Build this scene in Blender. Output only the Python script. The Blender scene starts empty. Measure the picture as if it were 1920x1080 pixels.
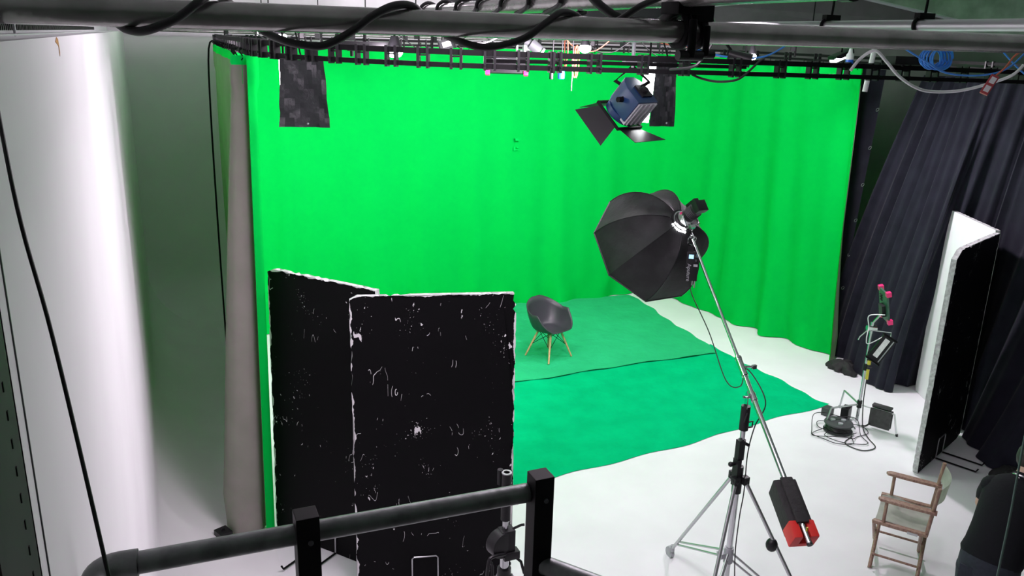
import bpy, bmesh, math, random
from mathutils import Vector as V, Matrix as M
random.seed(7)
PI = math.pi
sc = bpy.context.scene
COL = sc.collection

# ------------------------------------------------------------------ camera, world, exposure
cam_d = bpy.data.cameras.new('camera')
cam_d.sensor_width = 36.0
cam_d.lens = 36.0 * 1549 / 1920
cam_d.clip_start = 0.05
cam = bpy.data.objects.new('camera', cam_d)
COL.objects.link(cam)
CR = ((0.9178566, -0.0902379, 0.3865183), (-0.3959993, -0.2742040, 0.8763542), (0.0269045, -0.9574285, -0.2874141))
cam.matrix_world = M(((CR[0][0], -CR[0][1], -CR[0][2], 0.0), (CR[1][0], -CR[1][1], -CR[1][2], 0.0),
                      (CR[2][0], -CR[2][1], -CR[2][2], 4.3), (0, 0, 0, 1)))
sc.camera = cam
w = bpy.data.worlds.new('world'); sc.world = w; w.use_nodes = True
w.node_tree.nodes['Background'].inputs[0].default_value = (0.75, 0.82, 0.9, 1)
w.node_tree.nodes['Background'].inputs[1].default_value = 0.02
sc.view_settings.view_transform = 'Standard'
sc.view_settings.look = 'None'
sc.view_settings.gamma = 1.0
sc.view_settings.use_curve_mapping = False
sc.view_settings.exposure = 0.5


def lamp(kind, name, loc, power, size=0.1, color=(1, 1, 1), aim=None, size_y=None, spread=180):
    d = bpy.data.lights.new(name, kind)
    d.energy = power; d.color = color
    if kind == 'AREA':
        d.size = size; d.spread = math.radians(spread)
        if size_y: d.shape = 'RECTANGLE'; d.size_y = size_y
    else:
        d.shadow_soft_size = size
    o = bpy.data.objects.new(name, d); COL.objects.link(o); o.location = loc
    if aim is not None:
        o.rotation_euler = (V(aim) - V(loc)).to_track_quat('-Z', 'Y').to_euler()
    return o


COOL = (1.0, 0.84, 0.98)
# fill lamps added under the ceiling, and the glow of the two strip lights
lamp('AREA', 'fill_light_front', (1.5, 4.4, 4.75), 34, 1.6, COOL, (1.0, 5.4, 0.0), 0.5)
lamp('AREA', 'fill_light_back', (5.3, 8.7, 4.84), 138, 4.5, COOL, (6.0, 12.2, 2.0), 0.8, spread=150)
lamp('AREA', 'fill_light_side', (2.3, 3.5, 4.7), 66, 2.0, COOL, (0.4, 5.5, 0.2), 0.6)
lamp('AREA', 'strip_light_glow', (1.12, 6.50, 3.90), 42, 0.09, COOL, (2.2, 10.0, 3.2), 0.45, spread=125)
lamp('AREA', 'strip_light_glow', (3.57, 5.76, 3.92), 125, 0.09, COOL, (2.2, 9.6, 3.4), 0.45, spread=125)

# ------------------------------------------------------------------ materials
MATS = {}
def nt(m):
    m.use_nodes = True
    t = m.node_tree
    return t, t.nodes, t.links, t.nodes['Principled BSDF']
def mat(name, col, rough=0.6, metal=0.0, var=0.0, scale=8.0, bump=0.0, bscale=40.0, emit=None, sheen=0.0, stretch=None, col2=None, spec=0.5, trans=0.0):
    if name in MATS: return MATS[name]
    m = bpy.data.materials.new(name); MATS[name] = m
    t, N, L, b = nt(m)
    b.inputs['Base Color'].default_value = (*col, 1)
    b.inputs['Roughness'].default_value = rough
    b.inputs['Metallic'].default_value = metal
    b.inputs['Specular IOR Level'].default_value = spec
    if sheen: b.inputs['Sheen Weight'].default_value = sheen
    if trans: b.inputs['Transmission Weight'].default_value = trans
    if emit:
        b.inputs['Emission Color'].default_value = (*emit[0], 1)
        b.inputs['Emission Strength'].default_value = emit[1]
    if var or bump:
        tc = N.new('ShaderNodeTexCoord'); mp = N.new('ShaderNodeMapping')
        L.new(tc.outputs['Object'], mp.inputs[0])
        if stretch: mp.inputs['Scale'].default_value = stretch
    if var:
        n = N.new('ShaderNodeTexNoise'); n.inputs['Scale'].default_value = scale; n.inputs['Detail'].default_value = 6
        L.new(mp.outputs[0], n.inputs['Vector'])
        r = N.new('ShaderNodeValToRGB')
        c2 = col2 if col2 else tuple(c * (1 - var) for c in col)
        r.color_ramp.elements[0].position = 0.35; r.color_ramp.elements[1].position = 0.65
        r.color_ramp.elements[0].color = (*c2, 1); r.color_ramp.elements[1].color = (*col, 1)
        L.new(n.outputs['Fac'], r.inputs[0]); L.new(r.outputs[0], b.inputs['Base Color'])
    if bump:
        n2 = N.new('ShaderNodeTexNoise'); n2.inputs['Scale'].default_value = bscale; n2.inputs['Detail'].default_value = 4
        L.new(mp.outputs[0], n2.inputs['Vector'])
        bp = N.new('ShaderNodeBump'); bp.inputs['Strength'].default_value = bump; bp.inputs['Distance'].default_value = 0.02
        L.new(n2.outputs['Fac'], bp.inputs['Height']); L.new(bp.outputs[0], b.inputs['Normal'])
    return m

def translucent(m, col, fac):
    t, N, L, b = nt(m); tr_ = N.new('ShaderNodeBsdfTranslucent'); tr_.inputs[0].default_value = (*col, 1)
    mx = N.new('ShaderNodeMixShader'); mx.inputs[0].default_value = fac
    L.new(b.outputs[0], mx.inputs[1]); L.new(tr_.outputs[0], mx.inputs[2]); L.new(mx.outputs[0], N['Material Output'].inputs[0])

def scratched_board(name, Wd, Hd, off):
    """black paint over white foam: chips and scratches, worn edges (object x along the board, z up)"""
    m = bpy.data.materials.new(name)
    t, N, L, b = nt(m)
    b.inputs['Roughness'].default_value = 0.55
    b.inputs['Specular IOR Level'].default_value = 0.08
    tc = N.new('ShaderNodeTexCoord')
    def noise(scale, det, vec=None, sx=(1, 1, 1), dist=0.0):
        mp = N.new('ShaderNodeMapping'); mp.inputs['Scale'].default_value = sx; mp.inputs['Location'].default_value = (off * 3.7, off * 1.3, off * 5.1)
        L.new(vec if vec else tc.outputs['Object'], mp.inputs[0])
        n = N.new('ShaderNodeTexNoise'); n.inputs['Scale'].default_value = scale; n.inputs['Detail'].default_value = det
        n.inputs['Distortion'].default_value = dist
        L.new(mp.outputs[0], n.inputs['Vector']); return n.outputs['Fac']
    def math_(op, a, bb=None, clamp=False):
        n = N.new('ShaderNodeMath'); n.operation = op; n.use_clamp = clamp
        for i, x in enumerate((a, bb)):
            if x is None: continue
            if isinstance(x, (int, float)): n.inputs[i].default_value = x
            else: L.new(x, n.inputs[i])
        return n.outputs[0]
    sp = N.new('ShaderNodeSeparateXYZ'); L.new(tc.outputs['Object'], sp.inputs[0])
    x, z = sp.outputs['X'], sp.outputs['Z']
    ed = math_('MINIMUM', math_('MINIMUM', x, math_('SUBTRACT', Wd, x)), math_('SUBTRACT', Hd, z))
    top = math_('SUBTRACT', Hd, z)
    # worn rim
    rim = math_('LESS_THAN', ed, math_('MULTIPLY', math_('SUBTRACT', noise(9, 6), 0.40), 0.085))
    # chips: a fine noise that breaks through in a few clusters, denser near the edges
    cluster = math_('MAXIMUM', math_('SUBTRACT', noise(3.1, 4), 0.47), 0.0)
    near = math_('MAXIMUM', math_('MULTIPLY', math_('SUBTRACT', 0.22, ed), 0.30), 0.0)
    thr = math_('SUBTRACT', math_('SUBTRACT', 0.775, math_('MULTIPLY', cluster, 0.60)), near)
    chips = math_('GREATER_THAN', noise(13, 5, sx=(1.5, 1.5, 0.8), dist=1.2), thr)
    thr2 = math_('SUBTRACT', 0.80, math_('MULTIPLY', cluster, 0.7))
    chips2 = math_('GREATER_THAN', noise(70, 2), thr2)
    # scratches: thin lines where two noises cross
    r1 = math_('LESS_THAN', math_('ABSOLUTE', math_('SUBTRACT', noise(5.0, 1, sx=(2.2, 2.2, 0.9)), 0.52)), 0.0045)
    gate = math_('GREATER_THAN', noise(4.1, 2, sx=(1, 3, 1.6)), 0.63)
    scr = math_('MULTIPLY', r1, gate)
    allm = math_('MAXIMUM', math_('MAXIMUM', rim, chips), math_('MAXIMUM', chips2, scr))
    mx = N.new('ShaderNodeMix'); mx.data_type = 'RGBA'
    mx.inputs['A'].default_value = (0.0035, 0.0035, 0.004, 1); mx.inputs['B'].default_value = (0.62, 0.62, 0.62, 1)
    L.new(allm, mx.inputs['Factor']); L.new(mx.outputs['Result'], b.inputs['Base Color'])
    bp = N.new('ShaderNodeBump'); bp.inputs['Strength'].default_value = 0.4; bp.inputs['Distance'].default_value = 0.004
    bp.invert = True
    L.new(allm, bp.inputs['Height']); L.new(bp.outputs[0], b.inputs['Normal'])
    return m

BLACK = mat('black_paint', (0.004, 0.004, 0.0045), 0.55, spec=0.12)
BLACKP = mat('black_plastic', (0.010, 0.010, 0.0115), 0.42, spec=0.3, var=0.2)
DGREY = mat('dark_grey_plastic', (0.055, 0.06, 0.062), 0.5, var=0.2)
RUBBER = mat('black_cable', (0.010, 0.010, 0.011), 0.5)
CHROME = mat('chrome', (0.52, 0.53, 0.54), 0.14, 1.0)
STEEL = mat('galvanised_steel', (0.42, 0.41, 0.40), 0.18, 0.65, var=0.3, scale=14, stretch=(1, 1, 1), bump=0.05)
RAILST = mat('dark_weathered_steel', (0.17, 0.185, 0.18), 0.42, 0.8, var=0.45, scale=18, bump=0.08)
ALU = mat('brushed_aluminium', (0.5, 0.51, 0.52), 0.35, 0.9)
WALLW = mat('white_cyclorama_paint', (0.80, 0.81, 0.81), 0.75, var=0.05, scale=1.4, bump=0.03, bscale=6)
FLOORW = mat('white_studio_floor_paint', (0.82, 0.82, 0.84), 0.5, var=0.06, scale=1.6, bump=0.02, bscale=9, spec=0.35)
CEILW = mat('white_ceiling_paint', (0.86, 0.86, 0.87), 0.8, var=0.04)
DWALL = mat('dark_green_grey_wall_paint', (0.17, 0.21, 0.18), 0.8, var=0.25, scale=2)
CONC = mat('grey_concrete', (0.25, 0.26, 0.25), 0.85, var=0.35, scale=5, bump=0.15)
GREEN = mat('chroma_green_fabric', (0.001, 0.86, 0.15), 0.85, var=0.03, scale=2.0, bump=0.06, bscale=7, sheen=0.0, spec=0.08)
GREYF = mat('grey_fabric_backing', (0.33, 0.255, 0.28), 0.9, var=0.12, scale=4, bump=0.04, spec=0.1)
translucent(GREEN, (0.004, 0.92, 0.10), 0.27); translucent(GREYF, (0.012, 0.80, 0.10), 0.17)
CLOTHN = mat('teal_green_floor_cloth', (0.0005, 0.47, 0.18), 0.9, var=0.14, scale=3.5, bump=0.9, bscale=11, spec=0.03)
CLOTHF = mat('light_green_floor_cloth', (0.022, 0.44, 0.175), 0.9, var=0.10, scale=3.0, bump=0.8, bscale=8, spec=0.05)
BLACKF = mat('black_drape_fabric', (0.034, 0.035, 0.054), 0.85, var=0.25, scale=5, bump=0.05, sheen=0.15, spec=0.15)
FOAM = mat('white_foam_edge', (0.66, 0.67, 0.67), 0.8, var=0.35, scale=30, bump=0.25, bscale=60)
WHITEB = mat('white_board_face', (0.84, 0.85, 0.86), 0.6, var=0.03)
WOOD = mat('pale_wood', (0.62, 0.40, 0.20), 0.45, var=0.3, scale=6, stretch=(12, 12, 1.5))
OLDWOOD = mat('worn_varnished_wood', (0.36, 0.245, 0.175), 0.5, var=0.5, scale=9, stretch=(6, 6, 2), col2=(0.22, 0.12, 0.09))
CANVAS = mat('pale_worn_canvas', (0.62, 0.64, 0.57), 0.85, var=0.2, scale=7, bump=0.05)
SHELL = mat('charcoal_plastic_shell', (0.030, 0.032, 0.037), 0.42, spec=0.5)
FOIL = mat('black_foil', (0.05, 0.054, 0.058), 0.45, 0.2, var=0.15, scale=6, bump=0.8, bscale=11)
SOFTB = mat('black_softbox_fabric', (0.035, 0.035, 0.038), 0.6, var=0.35, scale=9, stretch=(1, 1, 1), bump=0.25, bscale=16)
DIFF = mat('white_diffusion_cloth', (0.85, 0.85, 0.85), 0.8, emit=((1, 0.97, 0.93), 1.5))
GLOW = mat('glowing_lamp', (1, 1, 1), 0.5, emit=((0.97, 0.98, 1.0), 60.0))
TUBEGL = mat('glowing_fluorescent_tube', (1, 1, 1), 0.5, emit=((0.97, 0.98, 1.0), 9.0))
BLUE = mat('blue_enamel', (0.004, 0.024, 0.085), 0.4, var=0.15)
BLUEC = mat('blue_cable', (0.04, 0.24, 0.75), 0.45)
BLUEP = mat('blue_plastic', (0.01, 0.10, 0.60), 0.4)
ORANGE = mat('orange_cable', (0.62, 0.16, 0.09), 0.5)
PINK = mat('pink_plastic', (0.75, 0.02, 0.16), 0.35)
RED = mat('red_weight_paint', (0.62, 0.02, 0.015), 0.5, var=0.2)
WHITEP = mat('white_plastic', (0.78, 0.79, 0.80), 0.4)
LABEL = mat('white_paper_label', (0.7, 0.7, 0.7), 0.6, var=0.2, scale=30)
YELLOW = mat('yellow_label', (0.6, 0.5, 0.05), 0.5)
SCREEN = mat('lit_blue_screen', (0.1, 0.3, 0.5), 0.3, emit=((0.35, 0.7, 1.0), 1.2))
PCB = mat('dark_green_panel', (0.03, 0.10, 0.06), 0.45, var=0.3, scale=30)
SANDB = mat('black_sandbag_cloth', (0.018, 0.018, 0.018), 0.8, var=0.3, scale=20, bump=0.3)
GSAND = mat('grey_sandbag_cloth', (0.06, 0.06, 0.06), 0.8, var=0.3, scale=20, bump=0.3)
JEANS = mat('dark_blue_denim', (0.014, 0.020, 0.032), 0.85, var=0.3, scale=40, bump=0.1)
SWEAT = mat('black_sweater_knit', (0.007, 0.008, 0.010), 0.9, bump=0.1, bscale=60, spec=0.2)
SKIN = mat('skin', (0.52, 0.33, 0.25), 0.5)
HAIR = mat('dark_hair', (0.012, 0.010, 0.009), 0.6)
BROWNB = mat('dark_brown_steel', (0.010, 0.008, 0.007), 0.6, var=0.5, scale=10)
GALV = mat('grey_slotted_strip', (0.40, 0.42, 0.42), 0.5, 0.3)
OCHRE = mat('ochre_stain', (0.5, 0.27, 0.08), 0.8)
GREYM = mat('grey_lamp_casting', (0.36, 0.37, 0.39), 0.45, 0.2)

# ------------------------------------------------------------------ mesh helpers
class MB:
    def __init__(s): s.bm = bmesh.new(); s.mi = 0
    def _fin(s, n0):
        s.bm.faces.ensure_lookup_table()
        for f in s.bm.faces[n0:]: f.material_index = s.mi
    def box(s, c, size, rot=None):
        n0 = len(s.bm.faces)
        mt = M.Translation(V(c)) @ (rot.to_4x4() if rot else M.Identity(4)) @ M.Diagonal((*size, 1))
        bmesh.ops.create_cube(s.bm, size=1, matrix=mt); s._fin(n0); return s
    def cyl(s, a, b, r, r2=None, seg=16, cap=True):
        n0 = len(s.bm.faces)
        a, b = V(a), V(b); d = b - a
        mt = M.Translation((a + b) / 2) @ d.to_track_quat('Z', 'Y').to_matrix().to_4x4()
        bmesh.ops.create_cone(s.bm, cap_ends=cap, segments=seg, radius1=r, radius2=r if r2 is None else r2, depth=d.length, matrix=mt)
        s._fin(n0); return s
    def sph(s, c, r, sc_=(1, 1, 1), seg=16, rot=None):
        n0 = len(s.bm.faces)
        mt = M.Translation(V(c)) @ (rot.to_4x4() if rot else M.Identity(4)) @ M.Diagonal((r * sc_[0], r * sc_[1], r * sc_[2], 1))
        bmesh.ops.create_uvsphere(s.bm, u_segments=seg, v_segments=max(6, seg // 2), radius=1, matrix=mt); s._fin(n0); return s
    def tube(s, pts, r, seg=10, closed=False, smooth=0, rect=None):
        pts = [V(p) for p in pts]
        if smooth: pts = spline(pts, smooth, closed)
        n0 = len(s.bm.faces); n = len(pts); rings = []; up = None
        for i in range(n):
            if closed: t = pts[(i + 1) % n] - pts[i - 1]
            else: t = pts[min(i + 1, n - 1)] - pts[max(i - 1, 0)]
            t.normalize()
            if up is None:
                up = V((0, 0, 1)) if abs(t.z) < 0.9 else V((1, 0, 0))
            sd = t.cross(up)
            if sd.length < 1e-5: sd = t.orthogonal()
            sd.normalize(); u2 = sd.cross(t).normalized()
            if not rect: up = u2
            rr = r[i] if isinstance(r, (list, tuple)) else r
            if rect:
                q = [(-1, -1), (1, -1), (1, 1), (-1, 1)]
                rings.append([s.bm.verts.new(pts[i] + sd * a * rect[0] / 2 + u2 * b * rect[1] / 2) for a, b in q])
            else:
                rings.append([s.bm.verts.new(pts[i] + (sd * math.cos(k * 2 * PI / seg) + u2 * math.sin(k * 2 * PI / seg)) * rr) for k in range(seg)])
        m = len(rings[0])
        for i in range(n if closed else n - 1):
            a, b = rings[i], rings[(i + 1) % n]
            for k in range(m):
                s.bm.faces.new((a[k], a[(k + 1) % m], b[(k + 1) % m], b[k]))
        if not closed:
            s.bm.faces.new(rings[0][::-1]); s.bm.faces.new(rings[-1])
        s._fin(n0); return s
    def lathe(s, prof, mt=None, seg=24, cap=True, ring=False):
        if ring: prof = list(prof) + [prof[0]]; cap = False
        n0 = len(s.bm.faces); mt = mt or M.Identity(4); rings = []
        for r, z in prof:
            rings.append([s.bm.verts.new(mt @ V((max(r, 1e-4) * math.cos(k * 2 * PI / seg), max(r, 1e-4) * math.sin(k * 2 * PI / seg), z))) for k in range(seg)])
        for a, b in zip(rings, rings[1:]):
            for k in range(seg): s.bm.faces.new((a[k], a[(k + 1) % seg], b[(k + 1) % seg], b[k]))
        if cap:
            s.bm.faces.new(rings[0][::-1]); s.bm.faces.new(rings[-1])
        s._fin(n0); return s
    def prism(s, poly, mt, th):
        """poly in local xy, extruded th along local z"""
        n0 = len(s.bm.faces)
        a = [s.bm.verts.new(mt @ V((p[0], p[1], 0))) for p in poly]
        b = [s.bm.verts.new(mt @ V((p[0], p[1], th))) for p in poly]
        n = len(a)
        s.bm.faces.new(a[::-1]); s.bm.faces.new(b)
        for k in range(n): s.bm.faces.new((a[k], a[(k + 1) % n], b[(k + 1) % n], b[k]))
        s._fin(n0); return s
    def grid(s, rows, closed=False, th=0.0):
        n0 = len(s.bm.faces)
        G = [[s.bm.verts.new(V(p)) for p in r] for r in rows]
        for i in range(len(G) - 1):
            m = len(G[i])
            for k in range(m if closed else m - 1):
                s.bm.faces.new((G[i][k], G[i][(k + 1) % m], G[i + 1][(k + 1) % m], G[i + 1][k]))
        s._fin(n0)
        if th:
            s.bm.faces.ensure_lookup_table()
            bmesh.ops.solidify(s.bm, geom=list(s.bm.faces[n0:]), thickness=th)
            s._fin(n0)
        return s
    def text(s, body, size, mt, depth=0.001):
        cu = bpy.data.curves.new('lettering', 'FONT'); cu.body = body; cu.size = size; cu.extrude = depth; cu.align_x = 'CENTER'; cu.align_y = 'CENTER'
        ob = bpy.data.objects.new('lettering', cu); COL.objects.link(ob)
        dg = bpy.context.evaluated_depsgraph_get(); me = bpy.data.meshes.new_from_object(ob.evaluated_get(dg))
        me.transform(mt); n0 = len(s.bm.faces); s.bm.from_mesh(me); s._fin(n0)
        bpy.data.objects.remove(ob); bpy.data.curves.remove(cu); bpy.data.meshes.remove(me); return s
    def build(s, name, mats, parent=None, smooth=True, bevel=0.0, base=None, sub=0, angle=40):
        bmesh.ops.recalc_face_normals(s.bm, faces=s.bm.faces)
        if bevel:
            es = [e for e in s.bm.edges if len(e.link_faces) == 2 and e.calc_face_angle(0) > 0.6]
            try: bmesh.ops.bevel(s.bm, geom=es, offset=bevel, segments=2, profile=0.7, affect='EDGES', clamp_overlap=True)
            except Exception: pass
        me = bpy.data.meshes.new(name); s.bm.to_mesh(me); s.bm.free()
        for m in (mats if isinstance(mats, (list, tuple)) else [mats]): me.materials.append(m)
        o = bpy.data.objects.new(name, me); COL.objects.link(o)
        if smooth:
            for p in me.polygons: p.use_smooth = True
            me.set_sharp_from_angle(angle=math.radians(angle))
        if base is not None:
            mt = base if isinstance(base, M) else M.Translation(V(base))
            me.transform(mt.inverted()); o.matrix_world = mt
        if parent is not None:
            o.parent = parent
            if parent.get('_w') is not None and base is None:
                pass
        if sub:
            md = o.modifiers.new('smooth', 'SUBSURF'); md.levels = sub; md.render_levels = sub
        return o

def spline(pts, n, closed=False):
    out = []; N_ = len(pts)
    for i in range(N_ if closed else N_ - 1):
        p1, p2 = pts[i], pts[(i + 1) % N_]
        p0 = pts[i - 1] if (closed or i > 0) else p1
        p3 = pts[(i + 2) % N_] if (closed or i + 2 < N_) else p2
        for k in range(n):
            t = k / n
            out.append(0.5 * ((2 * p1) + (p2 - p0) * t + (2 * p0 - 5 * p1 + 4 * p2 - p3) * t * t + (3 * p1 - p0 - 3 * p2 + p3) * t ** 3))
    if not closed: out.append(pts[-1].copy())
    return out

def tag(o, label, cat, group=None):
    o['label'] = label; o['category'] = cat
    if group: o['group'] = group
    return o
def thing(name, label, cat, loc=(0, 0, 0), rz=0.0, group=None):
    o = bpy.data.objects.new(name, None); COL.objects.link(o)
    o.location = loc; o.rotation_euler = (0, 0, rz); o.empty_display_size = 0.1
    return tag(o, label, cat, group)
def world_part(name, mb, mats, root, label=None, **kw):
    """mesh given in room coordinates, made a child of root (an unrotated, unscaled empty or mesh)"""
    o = mb.build(name, mats, **kw)
    base = root.get('base')
    loc = V(base) if base is not None else root.location
    o.data.transform(M.Translation(-loc)); o.parent = root
    if label: o['label'] = label
    return o
def sub_part(name, mb, mats, part, label=None, **kw):
    """room-coordinate mesh under a part whose own parent sits unrotated"""
    o = mb.build(name, mats, **kw)
    loc = part.parent.location + part.location
    o.data.transform(M.Translation(-loc)); o.parent = part
    if label: o['label'] = label
    return o
def single(name, mb, mats, base, label, cat, group=None, **kw):
    o = mb.build(name, mats, base=base, **kw)
    return tag(o, label, cat, group)
def struct(name, mb, mats, **kw):
    o = mb.build(name, mats, **kw); o['kind'] = 'structure'; return o
def copy_tree(o, parent=None):
    c = o.copy(); COL.objects.link(c)
    if parent: c.parent = parent
    for ch in list(o.children): copy_tree(ch, c)
    return c
def basis(loc, z, up=(0, 0, 1)):
    z = V(z).normalized(); x = V(up).cross(z)
    if x.length < 1e-4: x = V((1, 0, 0))
    x.normalize(); y = z.cross(x)
    return M(((x.x, y.x, z.x, loc[0]), (x.y, y.y, z.y, loc[1]), (x.z, y.z, z.z, loc[2]), (0, 0, 0, 1)))
def frame(loc, x, z=(0, 0, 1)):
    x = V(x).normalized(); z = V(z); y = z.cross(x).normalized(); z = x.cross(y)
    return M(((x.x, y.x, z.x, loc[0]), (x.y, y.y, z.y, loc[1]), (x.z, y.z, z.z, loc[2]), (0, 0, 0, 1)))
def lerp(a, b, t): return a + (b - a) * t

# ------------------------------------------------------------------ the room
XL, YB, ZC = -0.21, 13.6, 5.05
XR = 10.3
struct('floor', MB().box(((XL + XR) / 2 - 0.2, 6.0, -0.06), (XR - XL + 1.2, 16.4, 0.12)), FLOORW)
def cyc(length_pts, r, top, thick):
    """profile (offset from the wall face, height) of a coved wall, swept between two stations"""
    prof = [(r + 0.25, 0.002), (r, 0.003)]
    for k in range(1, 13):
        a = k / 12 * PI / 2
        prof.append((r - r * math.sin(a), 0.003 + r - r * math.cos(a)))
    prof += [(0, top), (-thick, top), (-thick, -0.02), (r + 0.25, -0.02)]
    return prof
prof = cyc(None, 0.65, 4.275, 0.16)
mb = MB(); rows = [[(XL + a, y, z) for a, z in prof] for y in [1.27 + (YB + 0.1 - 1.27) * i / 24 for i in range(25)]]
mb.grid([r + [r[0]] for r in rows])
mb.mi = 1; mb.box((XL + 0.0005, 1.325, 2.55), (0.003, 0.004, 3.4)); mb.mi = 0
wl = struct('wall_left', mb, [WALLW, DGREY], angle=25)
prof = cyc(None, 0.75, 4.22, 0.16)
mb = MB(); rows = [[(x, YB - a, z) for a, z in prof] for x in [XL + (XR - XL) * i / 24 for i in range(25)]]
mb.grid([r + [r[0]] for r in rows])
struct('wall_back', mb, WALLW, angle=25)
struct('wall_back_upper', MB().box(((XL + XR) / 2, YB + 0.55, 3.0), (XR - XL + 1.2, 0.1, 4.3)), CEILW)
struct('wall_left_upper', MB().box((XL - 0.45, 6.2, 2.5), (0.1, 16.0, 5.1)), CEILW)
struct('wall_right', MB().box((XR, 6.0, 2.5), (0.12, 16.4, 5.1)), DWALL)
struct('wall_front', MB().box(((XL + XR) / 2, -2.1, 2.5), (XR - XL + 1.2, 0.12, 5.1)), DWALL)
struct('ceiling', MB().box(((XL + XR) / 2, 6.0, ZC + 0.06), (XR - XL + 1.2, 16.4, 0.12)), CEILW)
struct('balcony_deck', MB().box((0.6, -0.25, 2.12), (1.9, 3.75, 0.14)), CONC)
tag(MB().box((9.5, 7.2, 4.78), (0.42, 9.5, 0.52)).build('concrete_beam', CONC, base=(9.5, 7.2, 4.78)), 'grey concrete beam under the ceiling at top right', 'beam')

# ------------------------------------------------------------------ green curtain
def path_eval(ctrl, n):
    pts = spline([V(c) for c in ctrl], n); return pts
def drape(ctrl, n, nv, fold, th, top_ease=1.0):
    """ctrl: (xb, yb, zb, xt, yt, zt); returns two grids (right-hand face, left-hand face)"""
    bot = path_eval([c[:3] for c in ctrl], n); top = path_eval([c[3:] for c in ctrl], n)
    L_ = [0.0]
    for a, b in zip(bot, bot[1:]): L_.append(L_[-1] + (b - a).length)
    A, B = [], []
    for j in range(nv + 1):
        v = j / nv; ra, rb = [], []
        mid = [lerp(bot[i], top[i], v ** top_ease) for i in range(len(bot))]
        for i, p in enumerate(mid):
            p = p.copy(); p.z = lerp(bot[i].z, top[i].z, v)
            t = mid[min(i + 1, len(mid) - 1)] - mid[max(i - 1, 0)]; t.z = 0
            if t.length < 1e-6: t = V((1, 0, 0))
            t.normalize(); nr = V((t.y, -t.x, 0))
            q = p + nr * fold(L_[i], v, i / (len(mid) - 1))
            ra.append(q + nr * th / 2); rb.append(q - nr * th / 2)
        A.append(ra); B.append(rb)
    return A, B, bot, top, L_

gc = [(0.64, 6.70, .012, 0.715, 6.60, 4.135), (0.705, 6.72, .012, 0.775, 6.64, 4.135), (0.655, 6.88, .012, 0.735, 6.76, 4.135), (0.59, 6.81, .012, 0.695, 6.71, 4.135),
      (0.37, 6.85, .012, 0.64, 6.80, 4.135), (0.29, 7.05, .012, 0.66, 7.0, 4.14), (0.47, 7.6, .012, 0.72, 7.6, 4.14),
      (0.66, 9.0, .012, 0.735, 9.0, 4.15), (0.82, 10.6, .012, 0.82, 10.6, 4.16), (1.2, 11.8, .012, 1.2, 11.9, 4.16),
      (2.3, 12.35, .012, 2.3, 12.42, 4.16), (4.0, 12.4, .012, 4.0, 12.45, 4.165), (5.65, 12.22, .012, 5.7, 12.36, 4.165),
      (6.7, 12.06, .012, 6.75, 12.25, 4.16), (7.75, 12.0, .012, 7.65, 11.95, 4.15), (8.3, 11.2, .012, 8.2, 11.0, 4.13),
      (8.48, 9.9, .012, 8.35, 9.9, 4.11), (8.62, 9.1, .012, 8.4, 9.1, 4.10), (8.80, 8.62, .012, 8.46, 8.55, 4.09), (8.62, 8.22, .012, 8.42, 8.22, 4.085)]
def gfold(s, v, u):
    amp = 0.012 + 0.055 * (1 - v) ** 1.5
    if u > 0.66: amp *= 0.8 + 1.1 * (u - 0.66) / 0.34
    if u < 0.28: amp *= 0.45
    if u < 0.17: amp *= 0.15 + 0.85 * max(0, u - 0.10) / 0.07
    o = amp * (0.6 * math.sin(s * 2 * PI / 0.83 + 0.7 * math.sin(s * 1.3)) + 0.4 * math.sin(s * 2 * PI / 0.47 + 1.1))
    o += 0.05 * math.sin(s * 1.9 + 3 * v) * (1 - v) * (1 if u > 0.35 else max(0, (u - 0.17) / 0.18))
    if v < 0.08 and u > 0.15: o += 0.05 * (0.08 - v) / 0.08 * math.sin(s * 2 * PI / 0.6)
    if v > 0.94: o += 0.02 * math.sin(s * 2 * PI / 0.3)
    return o
A, B, gb, gt, gl = drape(gc, 14, 60, gfold, 0.012)
gcur = thing('green_screen_curtain', 'tall bright green chroma curtain hung round three sides of the white stage', 'curtain', (4.5, 12.3, 0))
mbA = MB(); mbA.grid(A, th=0.003)
world_part('green_face', mbA, GREEN, gcur)
mbB = MB()
nsplit = 59
mbB.mi = 1; mbB.grid(B[:nsplit + 1][-nsplit - 1:]); mbB.mi = 0
# hem band of the same green along the top of the grey backing
mbC = MB(); mbC.grid([[p + V((0, 0, 0)) for p in r] for r in B[nsplit:]])
ed = MB(); ed.grid([[a[0], b[0]] for a, b in zip(A, B)])
world_part('grey_backing', mbB, [GREYF, GREYF], gcur, label='grey reverse side')
world_part('top_hem', mbC, GREEN, gcur)
world_part('side_hem', ed, GREEN, gcur)
# hooks along the top
hk = 0
step = 0.0
s_next = 0.02; placed = 0
for i, s in enumerate(gl):
    if s >= s_next and placed < 78:
        p = gt[i]; m_ = MB()
        m_.tube([p + V((0, 0, -0.035)), p + V((0.014, 0.006, -0.012)), p + V((0.0, 0, 0.012)), p + V((-0.012, -0.006, 0.03)), p + V((0, 0, 0.048))], 0.0045, 6, smooth=3)
        m_.sph(p + V((0, 0, 0.05)), 0.011, seg=8)
        world_part('hook', m_, BLACK, gcur, label='black curtain hook' if placed == 0 else None); placed += 1
        s_next = s + (0.11 if s < 4.6 else 0.30)

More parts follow.
